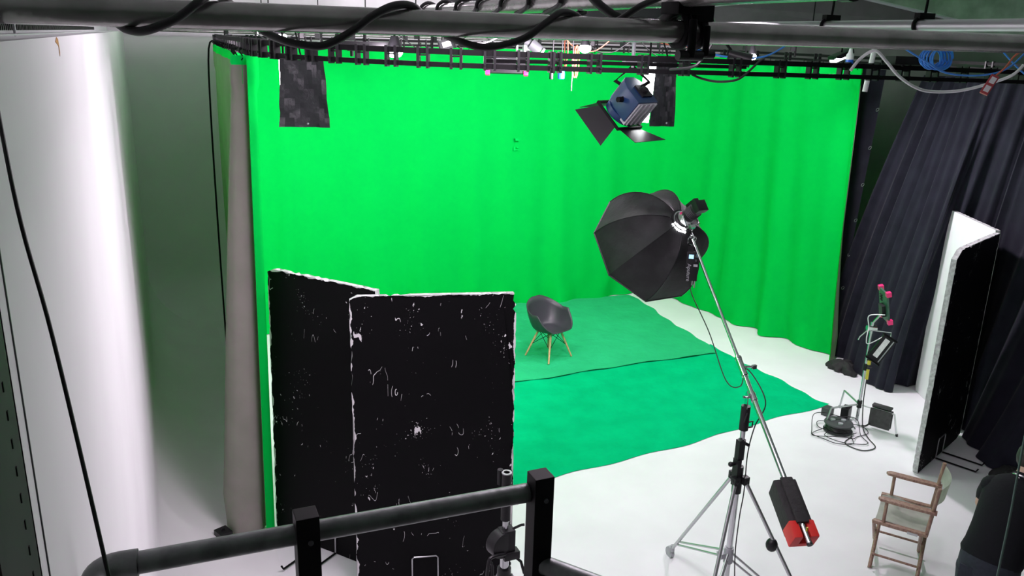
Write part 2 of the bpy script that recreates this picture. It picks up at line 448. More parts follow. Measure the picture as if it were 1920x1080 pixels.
# ------------------------------------------------------------------ curtain tracks
def track(root, pts, z0, z1, brackets, mid=None, width=0.03):
    mb_ = MB(); mb_.tube([V((p[0], p[1], p[2] + z1)) for p in pts], 0, rect=(width, 0.034)); world_part('upper_rail', mb_, BLACK, root, smooth=False)
    mb_ = MB(); mb_.tube([V((p[0], p[1], p[2] + z0)) for p in pts], 0, rect=(width, 0.030)); world_part('lower_rail', mb_, BLACK, root, smooth=False)
    if mid:
        mb_ = MB(); mb_.tube([V(p) for p in mid], 0, rect=(0.025, 0.024)); world_part('middle_rail', mb_, BLACK, root, smooth=False)
    for (x, y, z, dx, dy, wdt) in brackets:
        d = V((dx, dy, 0)).normalized(); m_ = MB(); c = V((x, y, z)); h = (z0 + z1) / 2
        r3 = M(((d.x, -d.y, 0), (d.y, d.x, 0), (0, 0, 1)))
        for sgn in (-1, 1): m_.box(c + V((0, 0, h)) + d * sgn * wdt / 2, (0.016, 0.045, z1 - z0 + 0.05), r3)
        m_.box(c + V((0, 0, h + 0.014)), (wdt, 0.012, 0.010), r3)
        m_.cyl(c + V((0, 0, z0 + 0.012)) + d * wdt / 2 - V((-d.y, d.x, 0)) * 0.03, c + V((0, 0, z0 + 0.012)) + d * wdt / 2 + V((-d.y, d.x, 0)) * 0.03, 0.008, seg=8)
        world_part('bracket', m_, BLACKP, root, smooth=False)

front = [(9.9, 4.95, -0.085), (7.0, 4.84, -0.06), (5.0, 4.78, -0.03), (3.4, 4.75, -0.01), (2.55, 4.75, 0.0)]
arc = [(2.55 - 1.82 * math.sin(a), 6.57 - 1.82 * math.cos(a), 0.03 * k / 10) for k, a in [(k, k / 10 * PI / 2) for k in range(1, 11)]]
left = [(0.735, 7.6, 0.035), (0.745, 9.0, 0.04), (0.80, 10.2, 0.045), (0.84, 10.9, 0.045)]
tp = front + arc + left
tr = thing('curtain_track', 'black double-rail curtain track running across the front of the green stage', 'curtain track', (2.55, 4.75, 4.1))
br = []
for x, wd in [(2.35, .05), (2.62, .07), (2.98, .05), (3.3, .05), (3.72, .06), (4.12, .06), (4.42, .07), (4.72, .075), (5.02, .075), (5.34, .08), (5.66, .08), (6.0, .08), (6.34, .08), (6.7, .08), (7.1, .08), (7.5, .08), (8, .08)]:
    y = 4.75 + max(0, (x - 3.4)) * 0.028; z = -0.012 * max(0, x - 2.55)
    br.append((x, y, z, 1, 0.03, wd))
for k in range(1, 15):
    a = k / 14 * PI / 2
    br.append((2.55 - 1.82 * math.sin(a), 6.57 - 1.82 * math.cos(a), 0.03 * a / PI * 2, -math.cos(a), math.sin(a), 0.06))
for k in range(17): br.append((0.733 + 0.005 * k, 6.72 + 0.25 * k, 0.03, 0, 1, 0.05))
track(tr, tp, 4.135, 4.212, br, mid=[(1.95, 4.94, 4.172), (2.6, 4.9, 4.172), (3.92, 4.9, 4.160)])
bp = [(0.86, 10.9, 0), (1.0, 11.5, 0), (1.35, 12.0, 0), (2.2, 12.42, 0), (4.0, 12.45, 0.0), (5.7, 12.36, 0), (6.75, 12.25, -.005), (7.5, 12.0, -.01), (8.0, 11.5, -.015), (8.25, 10.8, -.02), (8.4, 9.6, -.03), (8.45, 8.5, -.04), (8.6, 7.4, -.05), (8.7, 6.0, -.06)]
bpts = [tuple(p) for p in spline([V(p) for p in bp], 4)]
tr2 = thing('curtain_track', 'far black curtain track above the back edge of the green curtain', 'curtain track', (4.0, 12.45, 4.1))
br = []
acc = 0
for a, b in zip(bpts, bpts[1:]):
    d = V(b) - V(a); acc += d.length
    if acc > 0.42 and len(br) < 60:
        acc = 0; br.append((a[0], a[1], a[2], d.x, d.y, 0.08))
track(tr2, bpts, 4.185, 4.245, br)

# ------------------------------------------------------------------ floor cloths
def cloth(name, corners, z, m_, label, seed, nx=90, ny=60):
    random.seed(seed); a, b, c, d = [V((*p, 0)) for p in corners]; rows = []
    ph = [random.uniform(0, 6) for _ in range(8)]
    for j in range(ny + 1):
        r = []
        for i in range(nx + 1):
            u, v = i / nx, j / ny; p = lerp(lerp(a, b, u), lerp(d, c, u), v)
            e = 0.025
            if j in (0, ny): p.y += e * math.sin(u * 37 + ph[0]) * 0.7 + e * 0.8 * math.sin(u * 13 + ph[1])
            if i in (0, nx): p.x += e * math.sin(v * 31 + ph[2]) * 0.7 + e * 0.8 * math.sin(v * 11 + ph[3])
            wv = math.sin(p.x * 3.1 + p.y * 5.3 + ph[4] + 1.5 * math.sin(p.x * 1.3 + ph[6])) * math.sin(p.x * 4.7 - p.y * 2.2 + ph[5])
            r1 = math.sin(p.x * 9 + p.y * 14 + ph[6] + 2 * math.sin(p.y * 2.1 + p.x)) ; r2 = math.sin(p.x * 17 - p.y * 8 + ph[7] + 2 * math.sin(p.x * 1.7))
            p.z = z + 0.010 * max(0, wv) ** 2 + 0.004 * max(0, r1 * wv) + 0.003 * max(0, r2) ** 3
            r.append(p)
        rows.append(r)
    return single(name, MB().grid(rows), m_, (corners[0][0], corners[0][1], 0), label, 'floor cloth', angle=80)
cloth('green_floor_cloth', [(1.7, 6.95), (1.7 + 5.86, 7.14), (7.42, 9.45), (1.7, 9.45)], 0.004, CLOTHN, 'darker green cloth spread on the floor nearest the boards', 3)
o = bpy.data.objects['green_floor_cloth']
# front edge runs slightly askew
for v_ in o.data.vertices:
    X, Y = v_.co.x + 1.7, v_.co.y + 6.95
    if Y < 9.0:
        tgt = 6.60 + (X - 2.6) * 0.108
        v_.co.y += (tgt - (6.95 + (X - 1.7) / 5.86 * 0.19)) * (9.0 - Y) / 2.05
cloth('green_floor_cloth', [(1.5, 9.12), (7.34, 9.12), (7.60, 12.02), (1.5, 12.5)], 0.022, CLOTHF, 'lighter green cloth on the floor under the black chair', 5)

# ------------------------------------------------------------------ foam boards
def board(name, p0, p1, lean, Hd, label, seed, th=0.052, chew=0.02, round_near=0.0):
    random.seed(seed); p0, p1 = V((*p0, 0.004)), V((*p1, 0.004)); Wd = (p1 - p0).length
    up = V((lean[0], lean[1], math.sqrt(Hd ** 2 - lean[0] ** 2 - lean[1] ** 2)))
    mt = frame(p0, p1 - p0, up)              # local x along the board, y away from the viewer, z up
    poly = []
    def edge(a, b, n, amp):
        for k in range(n):
            t = k / n; q = (lerp(a[0], b[0], t), lerp(a[1], b[1], t)); j = random.random() ** 4 * amp
            dx, dz = b[0] - a[0], b[1] - a[1]; l = math.hypot(dx, dz)
            poly.append((q[0] - dz / l * j, q[1] + dx / l * j))
    c = 0.03
    edge((c, 0), (Wd - c, 0), 14, 0.006); edge((Wd, c), (Wd, Hd - c), 70, chew)
    edge((Wd - c * 0.6, Hd - 0.006), (c + round_near, Hd), 40, chew); edge((0, Hd - c - round_near), (0, c), 60, chew * 0.6)
    mb_ = MB(); bm = mb_.bm
    n = len(poly)
    f_ = [bm.verts.new((p[0], 0, p[1])) for p in poly]; b_ = [bm.verts.new((p[0], th, p[1])) for p in poly]
    ins = []
    fa = bm.faces.new(f_); fa.material_index = 0
    fb = bm.faces.new(b_[::-1]); fb.material_index = 2
    for k in range(n):
        q = bm.faces.new((f_[k], b_[k], b_[(k + 1) % n], f_[(k + 1) % n])); q.material_index = 1
    bmesh.ops.triangulate(bm, faces=[fa, fb])
    o = mb_.build(name, [scratched_board('scuffed_black_paint', Wd, Hd, seed - 10), FOAM, WHITEB], smooth=False)
    o.matrix_world = mt
    return tag(o, label, 'foam board'), mt, Wd
b1, m1, w1 = board('foam_board', (0.735, 6.78), (1.43, 5.89), (0.02, 0.10), 2.44, 'scuffed black foam board behind its pair, beside the green curtain edge', 11)
b2, m2, w2 = board('foam_board', (1.222, 5.715), (2.458, 5.42), (0.033, 0.135), 2.44, 'scuffed black foam board facing front, in front of its pair', 12, chew=0.03)
b3, m3, w3 = board('foam_board', (7.15, 5.44), (8.40, 5.93), (0.0, 0.0), 2.44, 'scuffed black foam board with thick white edge at right', 13, chew=0.03, round_near=0.06)
def white_board(p0, p1, label, seed):
    o, mt, Wd = board('foam_board', p0, p1, (0, 0), 2.44, label, seed, chew=0.006)
    return o, mt, Wd
b4, m4, w4 = white_board((9.02, 7.12), (8.45, 6.02), 'white face of the foam board set at an angle behind the black one at right', 14)
b4.data.materials[0] = WHITEB; b4.data.materials[2] = BLACK

def board_foot(mt, x, label):
    """bent steel wire stand clipped under the board: an upright loop on its face and two prongs on the floor"""
    t = thing('board_stand', label, 'wire stand', mt @ V((x, -0.02, 0.0)))
    up = MB(); g = lambda a, b, c_: mt @ V((x + a, b, c_))
    up.tube([g(-.105, -.012, .012), g(-.105, -.012, .225), g(-.09, -.012, .24), g(.09, -.012, .24), g(.105, -.012, .225), g(.105, -.012, .012)], 0.006, 8)
    world_part('upright_loop', up, ALU, t)
    fl = MB(); fl.tube([g(-.105, -.012, .012), g(-.105, -.42, .012), g(-.105, -.44, .05)], 0.009, 8); world_part('floor_prong', fl, BLACK, t)
    fl = MB(); fl.tube([g(.105, -.012, .012), g(.105, -.42, .012), g(.105, -.44, .05)], 0.009, 8); world_part('floor_prong', fl, BLACK, t)
    return t
board_foot(m1, w1 * 0.52, 'bent wire stand under the rear black board at left')
board_foot(m2, 0.55, 'bent wire stand under the black board facing front')
board_foot(m3, 0.62, 'bent wire stand under the black board at right, prongs on floor')

# ------------------------------------------------------------------ black drapes on the right
def dfold(amp, per, ph):
    def f(s, v, u):
        a = amp * (0.45 + 0.55 * (1 - v))
        return a * (0.6 * math.sin(s * 2 * PI / per + ph + math.sin(s * 2.3)) + 0.4 * math.sin(s * 2 * PI / (per * 0.57) + 2 * ph)) + 0.05 * math.sin(s * 2 + 2.5 * v)
    return f
dr1 = [(9.0, 8.80, .012, 8.98, 7.72, 4.02), (8.96, 8.3, .012, 9.0, 7.5, 4.02), (8.68, 7.6, .012, 9.0, 7.2, 4.02), (8.55, 7.2, .012, 9.0, 6.9, 4.02),
       (8.98, 7.25, .012, 9.02, 6.6, 4.02), (9.14, 6.9, .012, 9.05, 6.3, 4.02), (9.0, 6.3, .012, 9.05, 6.0, 4.02)]
A, B, _, dtop, dl = drape(dr1, 22, 34, dfold(0.075, 0.34, 0.4), 0.006, 1.25)
d1 = thing('black_drape', 'black drape in lit bluish folds between the green curtain and white board', 'curtain', (8.9, 7.5, 0))
world_part('drape_cloth', MB().grid(A, th=0.004), BLACKF, d1)
dr2 = [(8.93, 6.35, .012, 9.0, 6.1, 4.05), (8.6, 6.05, .012, 8.98, 5.6, 4.05), (8.28, 5.6, .012, 8.95, 5.1, 4.05), (8.06, 5.25, .012, 8.9, 4.5, 4.05), (8.1, 4.6, .012, 8.9, 3.9, 4.05), (8.15, 3.6, .012, 8.9, 3.0, 4.05), (8.1, 2.6, .012, 8.9, 2.0, 4.05), (8.15, 1.2, .012, 8.9, 1.0, 4.05)]
A, B, _, _, _ = drape(dr2, 18, 30, dfold(0.06, 0.45, 2.0), 0.006, 0.9)
d2 = thing('black_drape', 'black drape in deep shade behind the person, at the right edge', 'curtain', (8.5, 4.0, 0))
world_part('drape_cloth', MB().grid(A, th=0.004), BLACKF, d2)
dr3 = [(9.14, 9.3, .012, 8.74, 8.95, 4.06), (9.12, 9.0, .012, 8.76, 8.7, 4.06), (9.12, 8.8, .012, 8.78, 8.45, 4.06), (9.10, 8.62, .012, 8.78, 8.20, 4.06)]
A, B, _, d3t, _ = drape(dr3, 14, 24, dfold(0.045, 0.3, 1.0), 0.006)
d3 = thing('black_drape', 'narrow black drape with a row of eyelets, behind the green curtain edge', 'curtain', (8.8, 8.7, 0))
world_part('drape_cloth', MB().grid(A, th=0.004), BLACKF, d3)
for k in range(6):
    p = A[int(21 - k * 3)][-2]; q = V(p) + V((-0.03, -0.02, 0))
    world_part('eyelet', MB().tube([q + V((0.012 * math.sin(a), -0.02 * math.cos(a), 0.02 * math.sin(a))) for a in [i * PI / 6 for i in range(12)]], 0.004, 6, closed=True), ALU, d3)
def heap(name, c, size, label, seed):
    random.seed(seed); bm = MB(); rows = []
    ph = [random.uniform(0, 6) for _ in range(6)]
    for j in range(15):
        th = j / 14 * PI / 2; r_ = []
        for i in range(40):
            a = i / 40 * 2 * PI
            rr = 1 + 0.22 * math.sin(3 * a + ph[0]) + 0.15 * math.sin(5 * a + ph[1] + 2 * th) + 0.10 * math.sin(9 * a + ph[2] - 3 * th) + 0.07 * math.sin(14 * a + ph[3] + 5 * th)
            r_.append((c[0] + size[0] * rr * math.cos(th) * math.cos(a), c[1] + size[1] * rr * math.cos(th) * math.sin(a), 0.004 + size[2] * (math.sin(th) + 0.12 * math.sin(4 * a + ph[4] + 6 * th) * math.cos(th))))
        rows.append(r_)
    rows.append([(c[0], c[1], 0.004 + size[2] * 1.02)] * 40)
    bm.grid(rows, closed=True)
    bmesh.ops.remove_doubles(bm.bm, verts=bm.bm.verts, dist=0.0005)
    return single(name, bm, SANDB, (c[0], c[1], 0), label, 'cloth', angle=70)
heap('crumpled_cloth', (8.62, 7.98), (0.17, 0.2, 0.14), 'crumpled black cloth heap at the foot of the lit black drape', 21)
heap('crumpled_cloth', (8.02, 5.02), (0.16, 0.16, 0.12), 'black cloth heap on the floor near the person', 22)

# ------------------------------------------------------------------ shell chair
def shell_chair(loc, rz):
    t = thing('shell_armchair', 'charcoal shell armchair with pale wooden legs on the green cloth', 'chair', loc, rz)
    def rim(a):
        f = math.sin(a)                                     # +1 front, -1 back
        h = 0.80 - 0.0
        if f >= 0: z = lerp(0.665, 0.425, min(1, max(0, (f - 0.25) / 0.6)) ** 0.8) if f > 0.25 else 0.665
        else: z = lerp(0.655, 0.815, min(1, (-f) ** 1.7 * 1.05))
        ex = 2.6
        ca, sa = abs(math.cos(a)), abs(f)
        R_ = (ca ** ex + sa ** ex) ** (-1 / ex)
        rx, ry = 0.315, (0.275 if f > 0 else 0.295)
        return V((R_ * math.cos(a) * rx, R_ * math.sin(a) * ry, z))
    mb_ = MB(); rows = []; na, nt_ = 56, 18
    for j in range(1, nt_ + 1):
        tt = j / nt_; r_ = []
        for i in range(na):
            a = i / na * 2 * PI; q = rim(a)
            base = 0.40 + (0.02 if math.sin(a) > 0 else -0.005)
            k = tt if tt < 0.62 else tt
            g = max(0, (tt - 0.5) / 0.5) ** 2.1
            fr = 1 - (1 - tt) ** 1.25
            z = 0.40 + (q.z - 0.40) * g + 0.012 * tt * max(0, math.sin(a))
            r_.append((q.x * fr * (0.93 + 0.07 * g), q.y * fr * (0.93 + 0.07 * g), z))
        rows.append(r_)
    rows.insert(0, [(0, 0, 0.398)] * na)
    mb_.grid(rows, closed=True)
    bmesh.ops.remove_doubles(mb_.bm, verts=mb_.bm.verts, dist=0.0005)
    o = mb_.build('seat_shell', SHELL, t, angle=80)
    sd = o.modifiers.new('thickness', 'SOLIDIFY'); sd.thickness = 0.012; sd.offset = 0
    feet = [(-0.235, 0.225), (0.235, 0.225), (0.235, -0.225), (-0.235, -0.225)]
    tops = [(-0.10, 0.12), (0.10, 0.12), (0.10, -0.11), (-0.10, -0.11)]
    for (fx, fy), (tx, ty) in zip(feet, tops):
        MB().cyl((fx, fy, 0.0), (tx, ty, 0.385), 0.0115, 0.017, 14).build('leg', WOOD, t, smooth=True)
    for k in range(4):
        a, b = k, (k + 1) % 4; fa, fb = V((*feet[a], 0)), V((*feet[b], 0)); ta, tb = V((*tops[a], 0.385)), V((*tops[b], 0.385))
        MB().cyl(lerp(fa, ta, 0.45), tb, 0.004, seg=8).build('brace_rod', BLACK, t)
        MB().cyl(lerp(fb, tb, 0.45), ta, 0.004, seg=8).build('brace_rod', BLACK, t)
    MB().box((0, 0, 0.386), (0.24, 0.26, 0.012)).build('under_frame', BLACK, t)
    return t
shell_chair((4.91, 9.79, 0.034), math.radians(201))

# ------------------------------------------------------------------ boom stand and softbox
BS = V((3.82, 4.37, 0))
st = thing('boom_stand', 'chrome wheeled boom stand holding the octagonal softbox', 'boom stand', BS)
def at(x, y, z): return BS + V((x, y, z))
cl = MB(); cl.cyl(at(0, 0, 0.28), at(0, 0, 1.12), 0.024); world_part('lower_column', cl, CHROME, st)
cl = MB(); cl.cyl(at(0, 0, 1.12), at(0, 0, 1.66), 0.018); world_part('upper_column', cl, CHROME, st)
hb = MB(); hb.cyl(at(0, 0, 1.08), at(0, 0, 1.30), 0.036); hb.box(at(-0.03, -0.01, 1.27), (0.03, 0.06, 0.20)); hb.cyl(at(-0.075, 0, 1.33), at(-0.02, 0, 1.33), 0.014); hb.sph(at(-0.08, 0, 1.33), 0.02, seg=10)
world_part('leg_collar', hb, BLACKP, st)
hb = MB(); hb.cyl(at(0, 0, 1.36), at(0, 0, 1.52), 0.028); hb.box(at(-0.03, -0.01, 1.45), (0.03, 0.045, 0.15)); hb.cyl(at(0.0, 0, 1.50), at(0.055, -0.02, 1.47), 0.012); world_part('crank_collar', hb, BLACKP, st)
hb = MB(); hb.cyl(at(0, 0, 1.60), at(0, 0, 1.79), 0.034); hb.tube([at(.03, -.01, 1.66), at(.062, -.02, 1.665), at(.062, -.02, 1.62), at(.03, -.01, 1.615)], 0.006, 8); hb.tube([at(-.01, -.035, 1.75), at(-.045, -.055, 1.69)], 0.008, 8); world_part('top_socket', hb, BLACKP, st)
pv = MB(); pv.prism([(-.035, 0), (.035, 0), (.03, .10), (0, .13), (-.03, .10)], basis(at(-0.006, 0.0, 1.78), (0.92, -0.4, 0), (0, 0, 1)) @ M.Rotation(0, 4, 'Z'), 0.006)
pv.cyl(at(-0.03, 0.012, 1.86), at(0.06, -0.025, 1.86), 0.010); world_part('pivot_plate', pv, CHROME, st)
legs = [(0.04, 0.76), (0.42, -0.60), (-0.56, -0.44)]
for lx, ly in legs:
    d = V((lx, ly, 0)).normalized()
    top, ft = at(0, 0, 1.2) + d * 0.055, BS + V((lx, ly, 0.10))
    L1 = MB(); L1.cyl(top, ft, 0.0145); lg = world_part('leg', L1, ALU, st)
    j = MB(); j.sph(top, 0.03, seg=12); j.box(top, (0.05, 0.05, 0.06)); sub_part('leg_joint', j, BLACKP, lg)
    c = MB(); c.cyl(ft + V((0, 0, 0.03)), ft + V((0, 0, -0.03)), 0.018); pr = d.cross(V((0, 0, 1)))
    wc = ft + d * 0.035 + V((0, 0, -0.06)); c.cyl(wc - pr * 0.015, wc + pr * 0.015, 0.05, seg=20); c.box(wc + V((0, 0, 0.03)) - d * 0.01, (0.04, 0.04, 0.06))
    sub_part('caster', c, GREYM, lg)
    s2 = MB(); s2.cyl(at(0, 0, 0.50) + d * 0.02, lerp(ft, top, 0.06), 0.009); s2.cyl(at(0, 0, 0.56) + d * 0.02, lerp(ft, top, 0.10), 0.009); world_part('spreader', s2, ALU, st)
hb = MB(); hb.cyl(at(0, 0, 0.47), at(0, 0, 0.60), 0.036); hb.box(at(-0.03, 0.02, 0.535), (0.09, 0.06, 0.04)); world_part('spreader_collar', hb, GREYM, st)
hb = MB(); q = lerp(at(0, 0, 1.2), BS + V((0.42, -0.60, 0.10)), 0.42); hb.sph(q, 0.045, (1, 1, 1.2)); world_part('leg_clamp', hb, BLACKP, st)
PVT, HEAD, TAIL = V((3.855, 4.343, 1.86)), V((4.262, 5.817, 2.70)), V((3.585, 3.41, 1.32))
bd = (HEAD - PVT).normalized()
TAIL = PVT - bd * 1.14
bm_ = MB(); bm_.cyl(TAIL, PVT + bd * 0.35, 0.0185); boom = world_part('boom_arm', bm_, CHROME, st)
b2_ = MB(); b2_.cyl(PVT + bd * 0.3, HEAD, 0.0135); sub_part('inner_tube', b2_, CHROME, boom)
b2_ = MB(); b2_.cyl(PVT + bd * 0.20, PVT + bd * 0.37, 0.025); b2_.cyl(PVT + bd * 0.36 , PVT + bd * 0.38, 0.027)
b2_.cyl(PVT + bd * 0.29, PVT + bd * 0.29 + V((0.085, -0.03, 0.0)), 0.008); b2_.box(PVT + bd * 0.29 + V((0.09, -0.035, 0)), (0.035, 0.02, 0.03)); sub_part('locking_sleeve', b2_, CHROME, boom)
b2_ = MB(); b2_.cyl(PVT - bd * 0.03, PVT + bd * 0.04, 0.024); sub_part('pivot_clamp', b2_, CHROME, boom)
b2_ = MB(); b2_.cyl(TAIL, TAIL - bd * 0.012, 0.0195); sub_part('end_cap', b2_, BLACKP, boom)
b2_ = MB(); b2_.box(TAIL + bd * 0.09 + V((0.0, -0.02, 0.012)), (0.012, 0.006, 0.045)); sub_part('yellow_sticker', b2_, YELLOW, boom, label='yellow sticker')
# counterweights
fx = frame(TAIL + bd * 0.30, bd, V((0, 0, 1)))
sg = MB()
for sy in (-1, 1):
    pts = []
    for i in range(9):
        a = i / 8
        pts.append(fx @ V((lerp(-0.17, 0.17, a), sy * 0.045, -0.05)))
    sg.box(fx @ V((0, sy * 0.045, -0.085)), (0.33, 0.05, 0.17), fx.to_3x3() @ M.Rotation(sy * -0.12, 3, 'X'))
sg.box(fx @ V((0, 0, 0.022)), (0.33, 0.085, 0.02), fx.to_3x3())
sgo = single('sandbag', sg, SANDB, TAIL + bd * 0.30 + V((0, 0, -0.12)), 'black sandbag slung over the low end of the boom', 'sandbag', bevel=0.018)
wt = MB(); wt.box(fx @ V((-0.20, 0.055, -0.055)), (0.12, 0.06, 0.13), fx.to_3x3()); wt.box(fx @ V((-0.20, -0.055, -0.055)), (0.12, 0.06, 0.13), fx.to_3x3()); wt.box(fx @ V((-0.20, 0, -0.10)), (0.12, 0.14, 0.04), fx.to_3x3())
single('counterweight', wt, RED, TAIL + bd * 0.10 + V((0, 0, -0.1)), 'red counterweight clamped at the low end of the boom', 'weight', bevel=0.012)
# softbox
AP = V((4.193, 5.888, 2.83)); ax = V((-0.061, 0.465, -0.368)).normalized()
sbm = basis(AP, ax)
sb = thing('softbox', 'large black octagonal softbox seen from behind on the boom', 'softbox', AP)
sb.location = AP
NR = 8; PH = math.radians(23)
def sbp(k, t, bulge=True):
    a = PH + k * 2 * PI / NR
    r = 0.085 + (0.545 - 0.085) * math.sin(t * PI / 2) ** 0.92
    z = 0.57 * (1 - math.cos(t * PI / 2)) ** 0.95
    return V((r * math.cos(a), r * math.sin(a), z))
mb_ = MB(); rows = []
sub_n = 6
for j in range(13):
    t_ = j / 12; r_ = []
    for k in range(NR):
        p, q = sbp(k, t_), sbp(k + 1, t_)
        for i in range(sub_n):
            u = i / sub_n; s_ = lerp(p, q, u); n_ = V((s_.x, s_.y, 0)).normalized()
            s_ = s_ - n_ * 0.028 * math.sin(PI * u) * math.sin(PI * t_) - V((0, 0, -1)) * 0.02 * math.sin(PI * u) * math.sin(PI * t_)
            r_.append(sbm @ s_)
    rows.append(r_)
mb_.grid(rows, closed=True, th=0.004)
world_part('fabric_shell', mb_, SOFTB, sb, angle=28)
for k in range(NR):
    world_part('rib', MB().tube([sbm @ (sbp(k, j / 12) * 1.004) for j in range(13)], 0.0045, 6), BLACKP, sb)
rimp = []
for k in range(NR): rimp.append(sbm @ sbp(k, 1.0))
mb_ = MB(); mb_.tube(rimp, 0.008, 8, closed=True); world_part('front_hem', mb_, SOFTB, sb)
mb_ = MB(); mb_.lathe([(0.09, 0.0), (0.105, 0.0), (0.105, 0.03), (0.09, 0.03)], sbm @ M.Translation((0, 0, -0.012)), 32, ring=True); world_part('speed_ring', mb_, BLACKP, sb)
mb_ = MB(); n0 = [sbm @ (sbp(k, 1.0) * 0.985 + V((0, 0, -0.035))) for k in range(NR)]
mb_.bm.faces.new([mb_.bm.verts.new(p) for p in n0]); world_part('diffuser', mb_, DIFF, sb, label='white diffuser panel')
lamp('AREA', 'softbox_light', sbm @ V((0, 0, 0.585)), 7, 0.8, (1, 0.97, 0.94), sbm @ V((0, 0, 3)))
# lamp head
hm = sbm
hd = thing('studio_lamp_head', 'black and silver lamp head on the rear of the octagonal softbox', 'studio light', AP)
mb_ = MB(); mb_.lathe([(0.0, -0.24), (0.05, -0.24), (0.056, -0.22), (0.056, -0.13), (0.062, -0.12), (0.062, -0.03), (0.075, -0.02), (0.075, 0.0), (0.0, 0.0)], hm, 24); body = world_part('lamp_body', mb_, BLACKP, hd)
mb_ = MB()
for k in range(5): mb_.lathe([(0.058, -0.21 + k * 0.016), (0.064, -0.206 + k * 0.016), (0.058, -0.202 + k * 0.016)], hm, 24, cap=False)
sub_part('cooling_fins', mb_, DGREY, body)
mb_ = MB(); mb_.lathe([(0.0625, -0.10), (0.068, -0.10), (0.068, -0.05), (0.0625, -0.05)], hm, 24); mb_.lathe([(0.08, -0.018), (0.088, -0.018), (0.088, -0.008), (0.08, -0.008)], hm, 28, ring=True); world_part('silver_collar', mb_, ALU, hd, label='silver collar')
mb_ = MB(); mb_.box(hm @ V((0, 0, -0.265)), (0.11, 0.10, 0.06), hm.to_3x3()); mb_.box(hm @ V((0.0, 0.06, -0.2)), (0.05, 0.05, 0.12), hm.to_3x3()); world_part('rear_housing', mb_, BLACKP, hd, bevel=0.006)
mb_ = MB(); mb_.cyl(hm @ V((0.07, 0.0, -0.11)), hm @ V((-0.085, 0.0, -0.11)), 0.012); mb_.tube([hm @ V((-0.07, 0, -.11)), hm @ V((-0.075, -0.09, -.11)), hm @ V((0.0, -0.11, -.11)), hm @ V((.075, -0.09, -.11)), hm @ V((.07, 0, -.11))], 0.009, 8); world_part('yoke', mb_, CHROME, hd)
mb_ = MB(); mb_.cyl(hm @ V((0.055, 0.03, -0.09)), hm @ V((0.063, 0.034, -0.09)), 0.012); mb_.box(hm @ V((-0.02, 0.062, -0.12)), (0.012, 0.02, 0.03), hm.to_3x3()); world_part('red_badge', mb_, PINK, hd, label='red badge')
mb_ = MB(); ring = [hm @ V((0.078 * math.cos(a), 0.078 * math.sin(a), -0.006)) for a in [math.radians(275 + i * 6) for i in range(12)]]
for a in [math.radians(272 + i * 6) for i in range(14)]: mb_.cyl(hm @ V((0.085 * math.cos(a), 0.085 * math.sin(a), -0.012)), hm @ V((0.118 * math.cos(a), 0.118 * math.sin(a), 0.012)), 0.007, 0.003, 6)
mb_.tube(ring, 0.007, 6); world_part('glowing_gap', mb_, GLOW, hd, label='bright light leaking at the mount')
kn = MB(); kn.cyl(HEAD - bd * 0.02, HEAD + bd * 0.06, 0.024); kn.sph(HEAD + bd * 0.07, 0.035, seg=14); kn.cyl(HEAD + bd * 0.06, hm @ V((0, -0.11, -0.11)), 0.02)
kn.tube([HEAD + V((0.03, -0.01, 0)), HEAD + V((-0.03, -0.02, 0.005)), HEAD + V((-0.05, -0.02, -0.05)), HEAD + V((0.0, -0.02, -0.07)), HEAD + V((0.035, -0.01, -0.03))], 0.007, 8, closed=True, smooth=3)
kn.box(hm @ V((0.03, -0.115, -0.12)), (0.05, 0.03, 0.03), hm.to_3x3()); world_part('swivel_bracket', kn, CHROME, hd)
# control box hung at the boom head; its lettering faces the viewer
CB = V((4.235, 5.735, 2.46)); f2c = V((0, 0, 4.3)) - CB; f2c.z *= 0.35
cbm = basis(CB, f2c)
cb = thing('control_box', 'black lamp control box with lit screen hanging from the boom head', 'control box', CB + V((0, 0, -0.15)))
mb_ = MB(); mb_.box(CB, (0.105, 0.255, 0.07), cbm.to_3x3()); bx_ = world_part('case', mb_, BLACKP, cb, bevel=0.006)
mb_ = MB(); mb_.box(cbm @ V((-0.012, 0.085, 0.036)), (0.04, 0.035, 0.004), cbm.to_3x3()); world_part('screen', mb_, SCREEN, cb, label='lit blue screen')
mb_ = MB(); mb_.box(cbm @ V((0.030, 0.01, 0.036)), (0.035, 0.022, 0.003), cbm.to_3x3()); world_part('badge', mb_, GREYM, cb)
mb_ = MB(); mb_.cyl(cbm @ V((0.03, 0.09, 0.034)), cbm @ V((0.03, 0.09, 0.046)), 0.009); mb_.cyl(cbm @ V((0.03, 0.055, 0.034)), cbm @ V((0.03, 0.055, 0.046)), 0.009); world_part('knob', mb_, DGREY, cb)
mb_ = MB(); mb_.text('Aputure', 0.046, cbm @ M.Translation((-0.024, -0.055, 0.0355)) @ M.Rotation(-PI / 2, 4, 'Z')); world_part('lettering', mb_, GREYM, cb, label='grey maker lettering running down the side', smooth=False)
mb_ = MB(); mb_.cyl(cbm @ V((0.035, -0.127, 0.01)), cbm @ V((0.035, -0.19, 0.01)), 0.006); mb_.cyl(cbm @ V((0.015, -0.127, 0.01)), cbm @ V((0.015, -0.17, 0.01)), 0.006); world_part('clamp_pin', mb_, ALU, cb)
mb_ = MB(); mb_.box(cbm @ V((-0.02, 0.145, 0)), (0.05, 0.05, 0.03), cbm.to_3x3()); world_part('hanger', mb_, BLACKP, cb)
